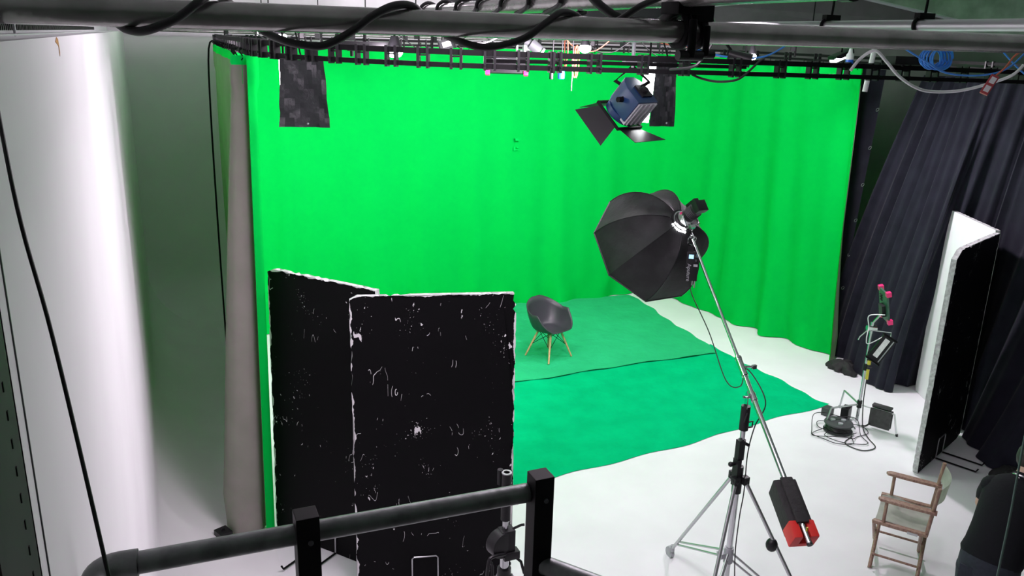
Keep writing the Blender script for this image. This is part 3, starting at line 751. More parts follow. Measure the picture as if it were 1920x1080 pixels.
cbp = [CB + V((0, 0, -0.13)), CB + V((0.01, -0.02, -0.25)), V((4.19, 5.35, 1.98)), V((4.09, 4.95, 1.72)), V((4.03, 4.7, 1.78)), PVT + bd * 0.30 + V((0.035, -0.03, -0.02)), V((3.95, 4.32, 1.83)), at(0.075, -0.03, 1.62), at(0.05, -0.02, 1.40), at(0.05, -0.03, 1.1), at(0.035, -0.03, 0.85), at(-0.02, -0.10, 0.55), at(-0.12, -0.30, 0.2), at(-0.25, -0.55, 0.02), at(-0.6, -1.0, 0.012)]
single('power_cable', MB().tube(cbp, 0.0045, 8, smooth=8), RUBBER, cbp[-1], 'thin black cable looping from the lamp control box down the boom stand', 'cable')

# ------------------------------------------------------------------ light stand with panel, ballast, reel
LS = V((7.47, 6.60, 0))
ls = thing('light_stand', 'silver light stand carrying the pink-cornered panel by the black drape', 'light stand', LS)
world_part('pole', MB().cyl(LS + V((0, 0, 0.05)), LS + V((0, 0, 0.75)), 0.0175).cyl(LS + V((0, 0, 0.75)), LS + V((0, 0, 1.28)), 0.0135), CHROME, ls)
for a in (-64, 70, 175):
    d = V((math.cos(math.radians(a)), math.sin(math.radians(a)), 0))
    lgm = MB(); lgm.cyl(LS + d * 0.02 + V((0, 0, 0.26)), LS + d * 0.40 + V((0, 0, 0.26)), 0.0105); lgm.cyl(LS + d * 0.40 + V((0, 0, 0.265)), LS + d * 0.46 + V((0, 0, 0.012)), 0.0105)
    lg = world_part('leg', lgm, ALU if a != -64 else WHITEP, ls)
    sub_part('foot', MB().cyl(LS + d * 0.46 + V((0, 0, 0.03)), LS + d * 0.465, 0.014), RUBBER, lg)
world_part('collar', MB().cyl(LS + V((0, 0, 0.22)), LS + V((0, 0, 0.31)), 0.028).cyl(LS + V((0, 0, 0.70)), LS + V((0, 0, 0.78)), 0.026).cyl(LS + V((0, 0, 0.74)), LS + V((0.07, -0.03, 0.74)), 0.008), BLACKP, ls)
world_part('grip_head', MB().cyl(LS + V((-0.05, 0.02, 1.22)), LS + V((0.05, -0.02, 1.22)), 0.035).cyl(LS + V((0, 0, 1.16)), LS + V((0, 0, 1.30)), 0.018).tube([LS + V((-0.03, 0.0, 1.22)), LS + V((-0.13, 0.03, 1.12)), LS + V((-0.16, 0.02, 1.09))], 0.008, 8), CHROME, ls)
PC = V((7.53, 6.53, 1.52)); pn = V((0.75, 0.25, 0.35)).normalized()
pm = frame(PC, V((-0.35, 0.94, 0.0)), V((-0.22, -0.1, 1)))     # panel edge-on to the viewer
pm = basis(PC, V((-0.80, 0.42, -0.2)), (0.30, -0.22, 1))
pl = thing('led_lamp', 'thin LED light panel with pink corner clips on the silver stand', 'light panel', PC + V((0, 0, -0.2)))
world_part('panel', MB().box(PC, (0.26, 0.36, 0.022), pm.to_3x3()), PCB, pl, bevel=0.003)
world_part('rear_box', MB().box(pm @ V((0.02, -0.05, 0.03)), (0.11, 0.13, 0.045), pm.to_3x3()).box(pm @ V((-0.05, 0.05, 0.016)), (0.06, 0.012, 0.012), pm.to_3x3()).box(pm @ V((-0.05, 0.08, 0.016)), (0.06, 0.012, 0.012), pm.to_3x3()).box(pm @ V((-0.05, 0.11, 0.016)), (0.06, 0.012, 0.012), pm.to_3x3()), BLACKP, pl)
for sx, sy in ((1, 1), (-1, 1), (1, -1), (-1, -1)):
    world_part('corner_clip', MB().box(pm @ V((sx * 0.12, sy * 0.17, -0.012)), (0.055, 0.055, 0.055), pm.to_3x3()), PINK, pl, label='pink corner clip', bevel=0.006)
world_part('front_bar', MB().tube([pm @ V((-0.1, -0.16, -0.02)), pm @ V((-0.13, -0.05, -0.06)), pm @ V((-0.13, 0.05, -0.06)), pm @ V((-0.1, 0.16, -0.02))], 0.006, 8).tube([pm @ V((-0.13, 0, -0.06)), pm @ V((-0.19, 0.0, -0.08))], 0.01, 8), ALU, pl)
world_part('mount_arm', MB().cyl(LS + V((0, 0, 1.28)), pm @ V((0, -0.1, 0.03)), 0.012), CHROME, pl)
BC = V((7.56, 6.50, 0.985)); bm2 = basis(BC, V((-0.62, -0.72, 0.28)), (0.62, -0.18, 1))
bl = thing('ballast_box', 'black ballast with white label hanging on the silver stand', 'ballast', BC + V((0, 0, -0.17)))
world_part('case', MB().box(BC, (0.155, 0.33, 0.075), bm2.to_3x3()), BLACKP, bl, bevel=0.004)
world_part('end_plate', MB().box(bm2 @ V((0, 0.165, 0)), (0.175, 0.022, 0.09), bm2.to_3x3()), BLACK, bl, bevel=0.004)
world_part('end_plate', MB().box(bm2 @ V((0, -0.165, 0)), (0.175, 0.022, 0.09), bm2.to_3x3()), BLACK, bl, bevel=0.004)
world_part('label', MB().box(bm2 @ V((-0.01, 0.01, 0.0385)), (0.058, 0.24, 0.002), bm2.to_3x3()), LABEL, bl, label='white paper label')
world_part('edge_strip', MB().box(bm2 @ V((0.055, 0, 0.0385)), (0.012, 0.29, 0.004), bm2.to_3x3()), ALU, bl)
world_part('hanging_hook', MB().tube([bm2 @ V((0, .17, 0)), bm2 @ V((-.02, .22, -.03)), LS + V((0.02, 0, 1.19))], 0.007, 8), ALU, bl)
single('panel_cable', MB().tube([pm @ V((0.1, -0.08, 0.03)), V((7.40, 6.6, 1.38)), V((7.40, 6.58, 1.25)), V((7.36, 6.55, 1.12)), V((7.42, 6.56, 1.05)), bm2 @ V((-0.05, 0.17, 0.0))], 0.006, 8, smooth=6), WHITEP, PC, 'white cable from the light panel to its ballast', 'cable')
single('panel_cable', MB().tube([bm2 @ V((-0.05, -0.18, 0.0)), V((7.44, 6.53, 0.75)), V((7.43, 6.52, 0.5)), V((7.42, 6.5, 0.3)), V((7.38, 6.42, 0.06)), V((7.30, 6.25, 0.012)), V((7.2, 6.05, 0.010)), V((7.0, 6.05, 0.010)), V((6.95, 6.25, 0.010)), V((7.15, 6.35, 0.012))], 0.006, 8, smooth=6), RUBBER, BC, 'black cable dropping from the ballast down the silver stand', 'cable')
single('plug', MB().cyl((7.43, 6.52, 0.62), (7.435, 6.525, 0.74), 0.017).cyl((7.44, 6.53, 0.80), (7.44, 6.53, 0.85), 0.02), YELLOW, (7.43, 6.52, 0.62), 'yellow connector on the cable below the ballast', 'plug')
# grey sandbag over a leg of the light stand
d = V((math.cos(math.radians(-64)), math.sin(math.radians(-64)), 0)); q = LS + d * 0.26
fr = frame(q + V((0.0, 0, 0.20)), d)
sgm = MB()
sgm.box(fr @ V((0, -0.03, -0.035)), (0.24, 0.03, 0.22), fr.to_3x3()); sgm.box(fr @ V((0, 0.03, -0.035)), (0.24, 0.03, 0.22), fr.to_3x3()); sgm.box(fr @ V((0, 0, 0.112)), (0.22, 0.08, 0.025), fr.to_3x3())
s1 = single('sandbag', sgm, GSAND, q, 'grey sandbag draped over a leg of the silver light stand', 'sandbag', bevel=0.012)
hm2 = MB().tube([fr @ V((-0.10, -0.04, -0.12)), fr @ V((-0.13, -0.08, -0.15)), fr @ V((-0.17, -0.10, -0.152))], 0.010, 8, smooth=4)
o = hm2.build('strap', SANDB); o.data.transform(M.Translation(-q)); o.parent = s1
# cable reel
RC = V((7.12, 6.54, 0))
rl = thing('cable_reel', 'dark cable reel lying on the white floor beside the light stand', 'cable reel', RC)
world_part('drum', MB().lathe([(0.16, 0.004), (0.165, 0.02), (0.12, 0.03), (0.12, 0.09), (0.165, 0.10), (0.16, 0.115), (0.05, 0.12), (0.0, 0.12)], M.Translation(RC), 28), DGREY, rl)
coil = []
for i in range(80): coil.append(RC + V((0.135 * math.cos(i * 0.62), 0.135 * math.sin(i * 0.62), 0.036 + 0.0006 * i)))
world_part('wound_cable', MB().tube(coil, 0.012, 6), RUBBER, rl)
for k in range(3): world_part('socket', MB().cyl(RC + V((0.07 * math.cos(k * 2.1), 0.07 * math.sin(k * 2.1), 0.115)), RC + V((0.07 * math.cos(k * 2.1), 0.07 * math.sin(k * 2.1), 0.135)), 0.028), GREYM, rl)
random.seed(9)
cp = []
for i in range(34):
    a = i * 0.55; r = 0.24 + 0.08 * math.sin(i * 0.9) + 0.05 * math.sin(i * 2.3)
    cp.append(RC + V((0.02 + r * 1.1 * math.cos(a) - 0.06, -0.02 + r * math.sin(a) - 0.03, 0.012 + 0.004 * (i % 7) + (0.12 if 10 < i < 16 else 0))))
single('loose_cable', MB().tube(cp, 0.0045, 6, smooth=5), RUBBER, RC, 'tangled loops of thin black cable lying around the cable reel', 'cable')
single('power_supply', MB().box((7.43, 6.74, 0.09), (0.15, 0.09, 0.16), M.Rotation(0.5, 3, 'Z')).box((7.43, 6.74, 0.18), (0.08, 0.03, 0.015), M.Rotation(0.5, 3, 'Z')), BLACKP, (7.43, 6.74, 0), 'black boxy power supply on the floor behind the cable reel', 'power supply', bevel=0.008)
single('power_supply', MB().box((7.33, 6.93, 0.05), (0.13, 0.10, 0.10), M.Rotation(0.3, 3, 'Z')), DGREY, (7.33, 6.93, 0), 'low dark power box on the floor touching the cable tangle', 'power supply', bevel=0.008)

# ------------------------------------------------------------------ director's chair
def directors_chair(loc, rz):
    t = thing('directors_chair', 'worn wooden folding chair with pale canvas seat and back', 'chair', loc, rz)
    W2 = 0.255; ZS = 0.455
    for s in (-1, 1):
        MB().box((s * W2, 0.0, ZS), (0.045, 0.42, 0.028)).build('seat_rail', OLDWOOD, t, bevel=0.004)
        ar = MB(); ar.prism([(-0.03, -0.25), (0.025, -0.25), (0.032, 0.02), (0.03, 0.17), (0.0, 0.20), (-0.03, 0.18), (-0.036, 0.02)], M.Translation((s * W2, 0, 0.665)), 0.024); ar.build('armrest', OLDWOOD, t, bevel=0.005)
        MB().cyl((s * W2, 0.13, ZS), (s * W2, 0.13, 0.672), 0.014).build('arm_post', OLDWOOD, t)
        MB().cyl((s * W2, -0.20, ZS - 0.01), (s * W2, -0.235, 0.90), 0.016).build('back_post', OLDWOOD, t)
        MB().box((s * W2, -0.02, 0.028), (0.026, 0.42, 0.026)).build('floor_rail', OLDWOOD, t, bevel=0.004) if False else None
    for y in (0.19, -0.18):
        for s in (-1, 1):
            yy = y + s * 0.014
            a, b = V((s * W2, yy, 0.0)), V((-s * (W2 - 0.02), yy, ZS - 0.012)); d_ = b - a
            rot = d_.to_track_quat('Z', 'Y').to_matrix()
            MB().cyl(a, b, 0.0165, seg=14).build('leg', OLDWOOD, t)
    for s in (-1, 1):
        MB().cyl((s * (W2 - 0.052), 0.18, 0.11), (s * (W2 - 0.052), -0.18, 0.11), 0.010).build('stretcher', OLDWOOD, t)
        MB().box((s * (W2 + 0.024), -0.10, ZS - 0.012), (0.003, 0.08, 0.022)).build('hinge_plate', ALU, t)
    rows = []
    for j in range(9):
        y = lerp(-0.20, 0.20, j / 8); rows.append([(lerp(-W2 + 0.01, W2 - 0.01, i / 12), y, ZS + 0.012 - 0.055 * math.sin(PI * i / 12) - 0.008 * math.sin(2 * PI * j / 8)) for i in range(13)])
    MB().grid(rows, th=0.004).build('canvas_seat', CANVAS, t, angle=80)
    rows = []
    for j in range(7):
        v = j / 6; z = lerp(0.735, 0.885, v)
        rows.append([(lerp(-W2, W2, i / 14), -0.222 - 0.02 * v - 0.065 * math.sin(PI * i / 14), z - 0.02 * math.sin(PI * i / 14) * (1 - v)) for i in range(15)])
    MB().grid(rows, th=0.004).build('canvas_back', CANVAS, t, angle=80)
    return t
directors_chair((5.705, 4.395, 0.003), math.radians(36))

# ------------------------------------------------------------------ person at the right edge
def skin(name, verts, edges, radii, m_, parent, sub=2, root=0):
    me = bpy.data.meshes.new(name); me.from_pydata([tuple(v) for v in verts], edges, []); me.materials.append(m_)
    o = bpy.data.objects.new(name, me); COL.objects.link(o)
    sk = o.modifiers.new('skin', 'SKIN'); sk.use_smooth_shade = True
    for i, r in enumerate(radii):
        sv = me.skin_vertices[0].data[i]; sv.radius = (r, r) if not isinstance(r, tuple) else r
        sv.use_root = (i == root)
    ss = o.modifiers.new('smooth', 'SUBSURF'); ss.levels = sub; ss.render_levels = sub
    dg = bpy.context.evaluated_depsgraph_get(); me2 = bpy.data.meshes.new_from_object(o.evaluated_get(dg))
    bpy.data.objects.remove(o); me2.name = name
    if not me2.materials: me2.materials.append(m_)
    o2 = bpy.data.objects.new(name, me2); COL.objects.link(o2)
    for p in me2.polygons: p.use_smooth = True
    o2.parent = parent
    return o2
PR = V((5.12, 3.20, 0)); fw = V((0.955, 0.307, 0)).normalized(); sdv = V((-0.307, 0.955, 0)).normalized()   # bending away to the right
per = thing('person', 'person in black sweater and dark jeans at the right edge, bending away', 'person', PR)
def P(f, s, z): return fw * f + sdv * s + V((0, 0, z))
vb = [P(0, 0, .93), P(0.06, 0, 1.08), P(.16, 0, 1.24), P(.27, 0, 1.37), P(.34, 0, 1.45), P(.41, 0, 1.52), P(.47, 0, 1.61),
      P(.24, .17, 1.36), P(.34, .24, 1.12), P(.54, .20, 1.02), P(.63, .17, 1.02), P(.24, -.17, 1.36), P(.34, -.24, 1.12), P(.54, -.20, 1.02), P(.63, -.17, 1.02),
      P(-.01, .10, .87), P(.05, .12, .48), P(0, .13, .09), P(.13, .135, .045), P(-.01, -.10, .87), P(.05, -.12, .48), P(0, -.13, .09), P(.13, -.135, .045)]
eb = [(0, 1), (1, 2), (2, 3), (3, 4), (4, 5), (5, 6), (3, 7), (7, 8), (8, 9), (9, 10), (3, 11), (11, 12), (12, 13), (13, 14), (0, 15), (15, 16), (16, 17), (17, 18), (0, 19), (19, 20), (20, 21), (21, 22)]
rb = [.10, .10, .11, .085, .052, .08, .075, .055, .040, .030, .028, .055, .040, .030, .028, .08, .05, .038, .033, .08, .05, .038, .033]
body = skin('body', vb, eb, rb, SKIN, per)
for s in (-1, 1):
    w0 = P(.63, .17 * s, 1.02)
    skin('palm', [w0, w0 + fw * 0.035, w0 + fw * 0.07], [(0, 1), (1, 2)], [(.02, .03), (.018, .042), (.012, .038)], SKIN, per, sub=1)
    for k in range(5):
        off = sdv * ((k - 1.5) * 0.019 * s) if k < 4 else -sdv * 0.04 * s
        l_ = (0.075, 0.085, 0.08, 0.062, 0.05)[k]
        b0 = w0 + fw * (0.055 if k < 4 else 0.01) + off
        skin('finger', [b0, b0 + fw * l_ * .5 + V((0, 0, -0.012)), b0 + fw * l_ * .85 + V((0, 0, -0.04))], [(0, 1), (1, 2)], [.0095, .0085, .0075], SKIN, per, sub=1)
def loft(rings, seg=24):
    """rings: (centre, half depth, half width); ellipses square to the path, wide along the shoulders"""
    m_ = MB(); rows = []; n = len(rings)
    cs = [V(r[0]) for r in rings]
    for i, (c_, rd, rw) in enumerate(rings):
        t_ = (cs[min(i + 1, n - 1)] - cs[max(i - 1, 0)]).normalized()
        dp = sdv.cross(t_).normalized(); wd_ = t_.cross(dp).normalized()
        rows.append([V(c_) + wd_ * rw * math.cos(a) + dp * rd * math.sin(a) for a in [k * 2 * PI / seg for k in range(seg)]])
    m_.grid(rows, closed=True)
    m_.bm.verts.ensure_lookup_table()
    nv = len(m_.bm.verts); m_.bm.faces.new([m_.bm.verts[k] for k in range(nv - n * seg, nv - n * seg + seg)][::-1]); m_.bm.faces.new([m_.bm.verts[k] for k in range(nv - seg, nv)])
    return m_
def limb(m_, pts, radii):
    P_ = spline([V(p) for p in pts], 5); n = len(pts) - 1
    m_.tube(P_, [lerp(radii[min(int(i / 5), n - 1)], radii[min(int(i / 5) + 1, n)], (i % 5) / 5) if i < 5 * n else radii[-1] for i in range(len(P_))], 16); m_.sph(P_[0], radii[0]); return m_
sw = loft([(P(-.03, 0, .935), .142, .192), (P(-.025, 0, .97), .152, .202), (P(.0, 0, 1.02), .142, .19), (P(.06, 0, 1.12), .142, .187), (P(.13, 0, 1.22), .145, .195), (P(.20, 0, 1.31), .135, .205), (P(.25, 0, 1.375), .115, .20), (P(.285, 0, 1.42), .085, .15), (P(.31, 0, 1.45), .066, .085), (P(.325, 0, 1.47), .060, .066)])
for s in (-1, 1): limb(sw, [P(.235, .15 * s, 1.345), P(.32, .205 * s, 1.22), P(.40, .215 * s, 1.11), P(.50, .20 * s, 1.035), P(.60, .18 * s, 1.02)], [.082, .066, .057, .05, .042])
sw.build('sweater', SWEAT, per, angle=70)
jn = loft([(P(-.01, 0, .72), .10, .12), (P(-.03, 0, .80), .145, .185), (P(-.035, 0, .88), .15, .195), (P(-.03, 0, .96), .145, .192), (P(-.02, 0, 1.0), .132, .180)])
for s in (-1, 1): limb(jn, [P(-.02, .095 * s, .82), P(.02, .11 * s, .62), P(.05, .12 * s, .48), P(.03, .125 * s, .30), P(0, .13 * s, .08)], [.112, .092, .075, .068, .060])
jno = jn.build('jeans', JEANS, per, angle=70)
for s in (-1, 1): MB().box(P(-.172, .09 * s, .84), (0.012, 0.10, 0.12), M.Rotation(math.atan2(fw.y, fw.x), 3, 'Z')).build('back_pocket', JEANS, jno, bevel=0.004)
for s in (-1, 1):
    skin('shoe', [P(-.04, .13 * s, .05), P(.06, .132 * s, .05), P(.17, .135 * s, .043)], [(0, 1), (1, 2)], [.045, .048, .036], BLACKP, per, sub=1)
hr = MB(); hr.sph(P(.425, 0, 1.575), 0.105, (1.05, .92, 1.12)); hr.build('hair', HAIR, per)
fc = MB(); fc.sph(P(.56, 0, 1.53), 0.016, (1, .8, 1.3), 10); fc.sph(P(.50, .09, 1.54), 0.026, (.5, .4, 1), 10); fc.sph(P(.50, -.09, 1.54), 0.026, (.5, .4, 1), 10); fc.build('nose_and_ears', SKIN, per)
ey = MB(); ey.sph(P(.54, .033, 1.57), 0.011, seg=10); ey.sph(P(.54, -.033, 1.57), 0.011, seg=10); ey.build('eyes', HAIR, per)
mo = MB(); mo.box(P(.535, 0, 1.485), (0.01, 0.045, 0.008)); mo.build('mouth', PINK, per)
cs = MB(); cs.tube([P(.27, .055, 1.475), P(.25, .03, 1.49), P(.245, -.01, 1.492), P(.26, -.05, 1.478), P(.30, -.075, 1.45)], 0.008, 8, smooth=4); cs.tube([P(.255, .04, 1.468), P(.235, .01, 1.475), P(.235, -.04, 1.462)], 0.006, 8, smooth=4); cs.build('neck_cord', ALU, per)['label'] = 'silver grey cord at the neck'

# ------------------------------------------------------------------ balcony railing and near fittings
RZ = 3.25
rlg = thing('balcony_railing', 'dark steel balcony handrail with square black posts at the bottom left', 'railing', (0.25, 1.62, 2.19))
mb_ = MB(); mb_.cyl((-0.13, 1.64, RZ), (0.765, 1.605, RZ), 0.0235, seg=24); top_rail = world_part('handrail', mb_, RAILST, rlg)
mb_ = MB(); mb_.tube([V((-0.10, 1.639, RZ)), V((-0.145, 1.641, RZ)), V((-0.172, 1.63, RZ - 0.004)), V((-0.183, 1.60, RZ - 0.015)), V((-0.185, 1.55, RZ - 0.02))], 0.029, 16, smooth=4); world_part('elbow_joint', mb_, RAILST, rlg)
def post(x, y, label=None):
    m_ = MB(); m_.box((x, y, (2.19 + 3.305) / 2), (0.05, 0.05, 3.305 - 2.19), M.Rotation(0.0, 3, 'Z')); p_ = world_part('post', m_, BLACK, rlg, smooth=False, bevel=0.002)
    for zz in (RZ - 0.005, RZ - 0.195):
        sub_part('bolt', MB().cyl((x + 0.004, y - 0.024, zz), (x + 0.004, y - 0.029, zz), 0.006, seg=10), DGREY, p_)
post(0.238, 1.615); post(0.79, 1.588)
mb_ = MB(); mb_.cyl((0.80, 1.575, 3.058), (1.35, 0.82, 3.058), 0.0235, seg=24); world_part('side_rail', mb_, RAILST, rlg)

np_ = MB(); np_.cyl((-1.2, 1.6, 4.327), (4.3, 1.6, 4.327), 0.0242, seg=28)
single('scaffold_pipe', np_, STEEL, (0.5, 1.6, 4.327), 'nearest grey scaffold pipe crossing the full top of the view', 'pipe')
p2 = MB(); p2.cyl((1.08, 1.12, 4.402), (1.08, 7.5, 4.402), 0.0242, seg=28); pp = single('scaffold_pipe', p2, STEEL, (1.08, 3, 4.402), 'upper scaffold pipe running away above the near pipe, black end cap', 'pipe')
cap = MB().cyl((1.08, 1.12, 4.402), (1.08, 1.095, 4.402), 0.027, seg=20).build('end_cap', BLACKP); cap.data.transform(M.Translation((-1.08, -3, -4.402))); cap.parent = pp
p3 = MB(); p3.cyl((3.1, 1.0, 4.407), (3.1, 8.5, 4.407), 0.0242, seg=28); single('scaffold_pipe', p3, ALU, (3.1, 3, 4.407), 'bright silver scaffold pipe at upper right above the near pipe', 'pipe')
def clamp(c, label, s=1.0):
    t = thing('pipe_clamp', label, 'clamp', c)
    world_part('jaw', MB().tube([V(c) + V((0.0, 0.036 * s * math.cos(a), 0.036 * s * math.sin(a))) for a in [i * PI / 8 for i in range(16)]], 0.010 * s, 8, closed=True), BLACK, t)
    world_part('block', MB().box(V(c) + V((0, 0, 0.055 * s)), (0.06 * s, 0.07 * s, 0.05 * s)).cyl(V(c) + V((0.0, -0.05 * s, 0.02 * s)), V(c) + V((0, -0.05 * s, -0.06 * s)), 0.009 * s), BLACK, t, bevel=0.004)
    world_part('wing_nut', MB().cyl(V(c) + V((-0.03 * s, -0.045 * s, -0.055 * s)), V(c) + V((0.03 * s, -0.045 * s, -0.055 * s)), 0.011 * s), BLACKP, t)
    return t
clamp((1.09, 1.6, 4.333), 'black pipe clamp where the near pipe meets the upper pipe', 1.0)
clamp((1.135, 1.6, 4.325), 'second black clamp beside the junction of the two pipes', 0.8)
for y_, lb in ((3.30, 'small black clamp on the silver pipe, farther one'), (2.75, 'black strap clamp on the silver pipe, nearer one')):
    t = thing('pipe_clamp', lb, 'clamp', (3.1, y_, 4.407))
    world_part('strap', MB().tube([V((3.1 + 0.03 * math.cos(a), y_, 4.407 + 0.03 * math.sin(a))) for a in [i * PI / 10 for i in range(20)]], 0.008, 8, closed=True), BLACK, t)
    world_part('block', MB().box((3.13, y_, 4.447), (0.09, 0.03, 0.025)), BLACK, t)
    world_part('hanger_rod', MB().cyl((3.13, y_, 4.45), (3.16, y_, 5.05), 0.006), BLACK, t)
single('hanging_cable', MB().tube([(-0.08, 1.66, 4.345), (-0.036, 1.632, 4.312), (-0.016, 1.60, 4.299), (0.012, 1.567, 4.299), (0.059, 1.553, 4.319), (0.094, 1.556, 4.345), (0.124, 1.6, 4.362), (0.16, 1.645, 4.345), (0.19, 1.652, 4.32), (0.216, 1.64, 4.300), (0.243, 1.60, 4.287), (0.272, 1.575, 4.281), (0.307, 1.562, 4.282), (0.353, 1.556, 4.306), (0.393, 1.554, 4.335), (0.439, 1.572, 4.355), (0.487, 1.61, 4.356), (0.53, 1.65, 4.33), (0.565, 1.645, 4.306), (0.587, 1.6, 4.292), (0.619, 1.58, 4.285), (0.656, 1.564, 4.29), (0.703, 1.557, 4.306), (0.748, 1.557, 4.337), (0.787, 1.577, 4.356), (0.839, 1.612, 4.352), (0.90, 1.65, 4.33), (0.96, 1.652, 4.345), (1.0, 1.63, 4.375), (1.03, 1.58, 4.40), (1.06, 1.54, 4.43)], 0.0075, 10, smooth=6), RUBBER, (0.3, 1.6, 4.3), 'thick black cable looping along and under the nearest pipe', 'cable')
hel = []
for k in range(7):
    yc = 2.05 + 0.21 * k
    for i in range(7):
        a = -0.6 * PI + i / 6 * 1.7 * PI
        hel.append(V((1.08 + 0.032 * math.cos(a), yc + i * 0.012, 4.402 + 0.032 * math.sin(a))))
single('wrapped_cable', MB().tube(hel, 0.007, 8, smooth=3), RUBBER, (1.08, 2.0, 4.402), 'black cable wound in turns round the upper pipe running away', 'cable')
single('hanging_cable', MB().tube([(1.00, 1.54, 4.44), (1.09, 1.55, 4.40), (1.07, 1.62, 4.36), (1.06, 1.66, 4.345), (0.98, 1.70, 4.36), (0.93, 1.75, 4.42), (0.95, 1.8, 4.5)], 0.010, 10, smooth=6), RUBBER, (1.08, 1.55, 4.4), 'thick black cable passing over the junction of the two pipes', 'cable')
# slotted strip on the left wall
t = thing('slotted_channel', 'grey slotted metal strip along the top of the left white wall', 'metal strip', (XL, 2.6, 4.28))
world_part('channel', MB().box((XL - 0.012, 4.2, 4.300), (0.014, 5.6, 0.026)).box((XL - 0.004, 4.2, 4.3145), (0.03, 5.6, 0.003)).box((XL - 0.004, 4.2, 4.2855), (0.03, 5.6, 0.003)), GALV, t, smooth=False)
mb_ = MB()
for k in range(150): mb_.box((XL - 0.0045, 1.45 + k * 0.024, 4.300), (0.002, 0.010, 0.015))
world_part('slots', mb_, BLACK, t, smooth=False)['kind'] = 'stuff'
world_part('cable_tie', MB().tube([V((XL + 0.003, 1.80 + 0.004 * math.cos(a), 4.300 + 0.016 * math.sin(a))) for a in [i * PI / 8 for i in range(16)]], 0.0022, 6, closed=True), WHITEP, t, label='white cable tie')
single('wall_stain', MB().prism([(0, 0), (.05, .012), (.09, .006), (.10, -.03), (.085, -.04), (.08, -.012), (.03, -.004)], frame((XL + 0.001, 2.62, 4.262), (0, 1, 0), (1, 0, 0)) if False else M(((0, 0, 1, XL + 0.0005), (1, 0, 0, 2.62), (0, 1, 0, 4.262), (0, 0, 0, 1))), 0.001), OCHRE, (XL, 2.62, 4.262), 'small ochre scrap stuck high on the left white wall', 'tape scrap')
# dark upright at the end of the left wall
t = thing('steel_upright', 'dark brown perforated steel upright at the near end of the left wall', 'upright', (-0.3, 1.15, 0))
world_part('upright_post', MB().box((-0.285, 1.14, 2.14), (0.15, 0.24, 4.2)), BROWNB, t, smooth=False)
mb_ = MB()
for k in range(40): mb_.box((-0.2095, 1.20, 2.2 + k * 0.042), (0.002, 0.004, 0.014))
world_part('slot_row', mb_, BLACK, t, smooth=False)['kind'] = 'stuff'
single('dark_backdrop_roll', MB().cyl((-0.33, 0.95, 0.004), (-0.33, 0.95, 3.4), 0.12, seg=20), BROWNB, (-0.33, 0.95, 0), 'dark brown roll standing behind the steel upright at lower left', 'roll')
# rope and right cable
rp = [(-0.20, 1.385, 4.39), (-0.184, 1.318, 4.174), (-0.170, 1.268, 4.043), (-0.144, 1.208, 3.892), (-0.106, 1.096, 3.604), (-0.07, 0.99, 3.28), (-0.03, 0.86, 2.195)]
single('black_rope', MB().tube(rp, 0.0028, 8, smooth=6), RUBBER, (-0.15, 1.56, 2.19), 'taut black rope hanging down in front of the left white wall', 'rope')
mcab = mat('dark_green_line', (0.06, 0.11, 0.09), 0.5)
single('thin_line', MB().tube([(3.06, 1.98, 4.42), (3.085, 1.93, 3.4), (3.10, 1.912, 2.696), (3.111, 1.907, 2.194), (3.12, 1.9, 0.005)], 0.0045, 8, smooth=4), mcab, (3.12, 1.9, 0), 'thin greenish line hanging down at the right in front of the person', 'line')

# wind-up stand in front of the front board
WS = V((1.72, 3.90, 0))
t = thing('wind_up_stand', 'black and chrome wind-up stand before the front board, behind the railing', 'stand', WS)
def wz(x, y, z): return WS + V((x, y, z))
world_part('lower_column', MB().cyl(wz(0, 0, 0.2), wz(0, 0, 1.40), 0.027), CHROME, t)
world_part('inner_column', MB().cyl(wz(0, 0, 1.4), wz(0, 0, 1.72), 0.018), CHROME, t)
world_part('top_tube', MB().lathe([(0.0, 1.60), (0.029, 1.60), (0.029, 1.905), (0.018, 1.905), (0.018, 1.86), (0.0, 1.86)], M.Translation(WS), 24), BLACKP, t)
world_part('top_rim', MB().lathe([(0.018, 1.905), (0.030, 1.905), (0.030, 1.911), (0.018, 1.911)], M.Translation(WS), 24, ring=True), ALU, t)
world_part('side_socket', MB().lathe([(0.008, 1.82), (0.017, 1.82), (0.017, 1.915), (0.008, 1.915)], M.Translation(wz(-0.026, 0.035, 0)), 16), BLACKP, t)
world_part('gear_box', MB().cyl(wz(-0.04, 0.03, 1.45), wz(-0.02, -0.045, 1.45), 0.082, seg=28).box(wz(0.01, 0, 1.45), (0.085, 0.075, 0.17)).box(wz(0.03, -0.02, 1.37), (0.10, 0.06, 0.05)), BLACKP, t, bevel=0.005)
cr = MB(); cr.tube([wz(-0.02, -0.05, 1.40), wz(-0.10, -0.075, 1.42), wz(-0.135, -0.085, 1.40), wz(-0.145, -0.09, 1.24), wz(-0.10, -0.085, 1.20)], 0.011, 8, smooth=3); cr.tube([wz(-0.135, -0.085, 1.40), wz(-0.11, -0.08, 1.36), wz(-0.115, -0.09, 1.21)], 0.009, 8, smooth=3); world_part('crank_handle', cr, BLACKP, t)
world_part('lever', MB().tube([wz(0.03, 0, 1.52), wz(0.09, -0.03, 1.56), wz(0.105, -0.04, 1.565)], 0.008, 8).tube([wz(0.04, 0, 1.36), wz(0.10, -0.02, 1.30), wz(0.12, -0.03, 1.22)], 0.009, 8), BLACKP, t)
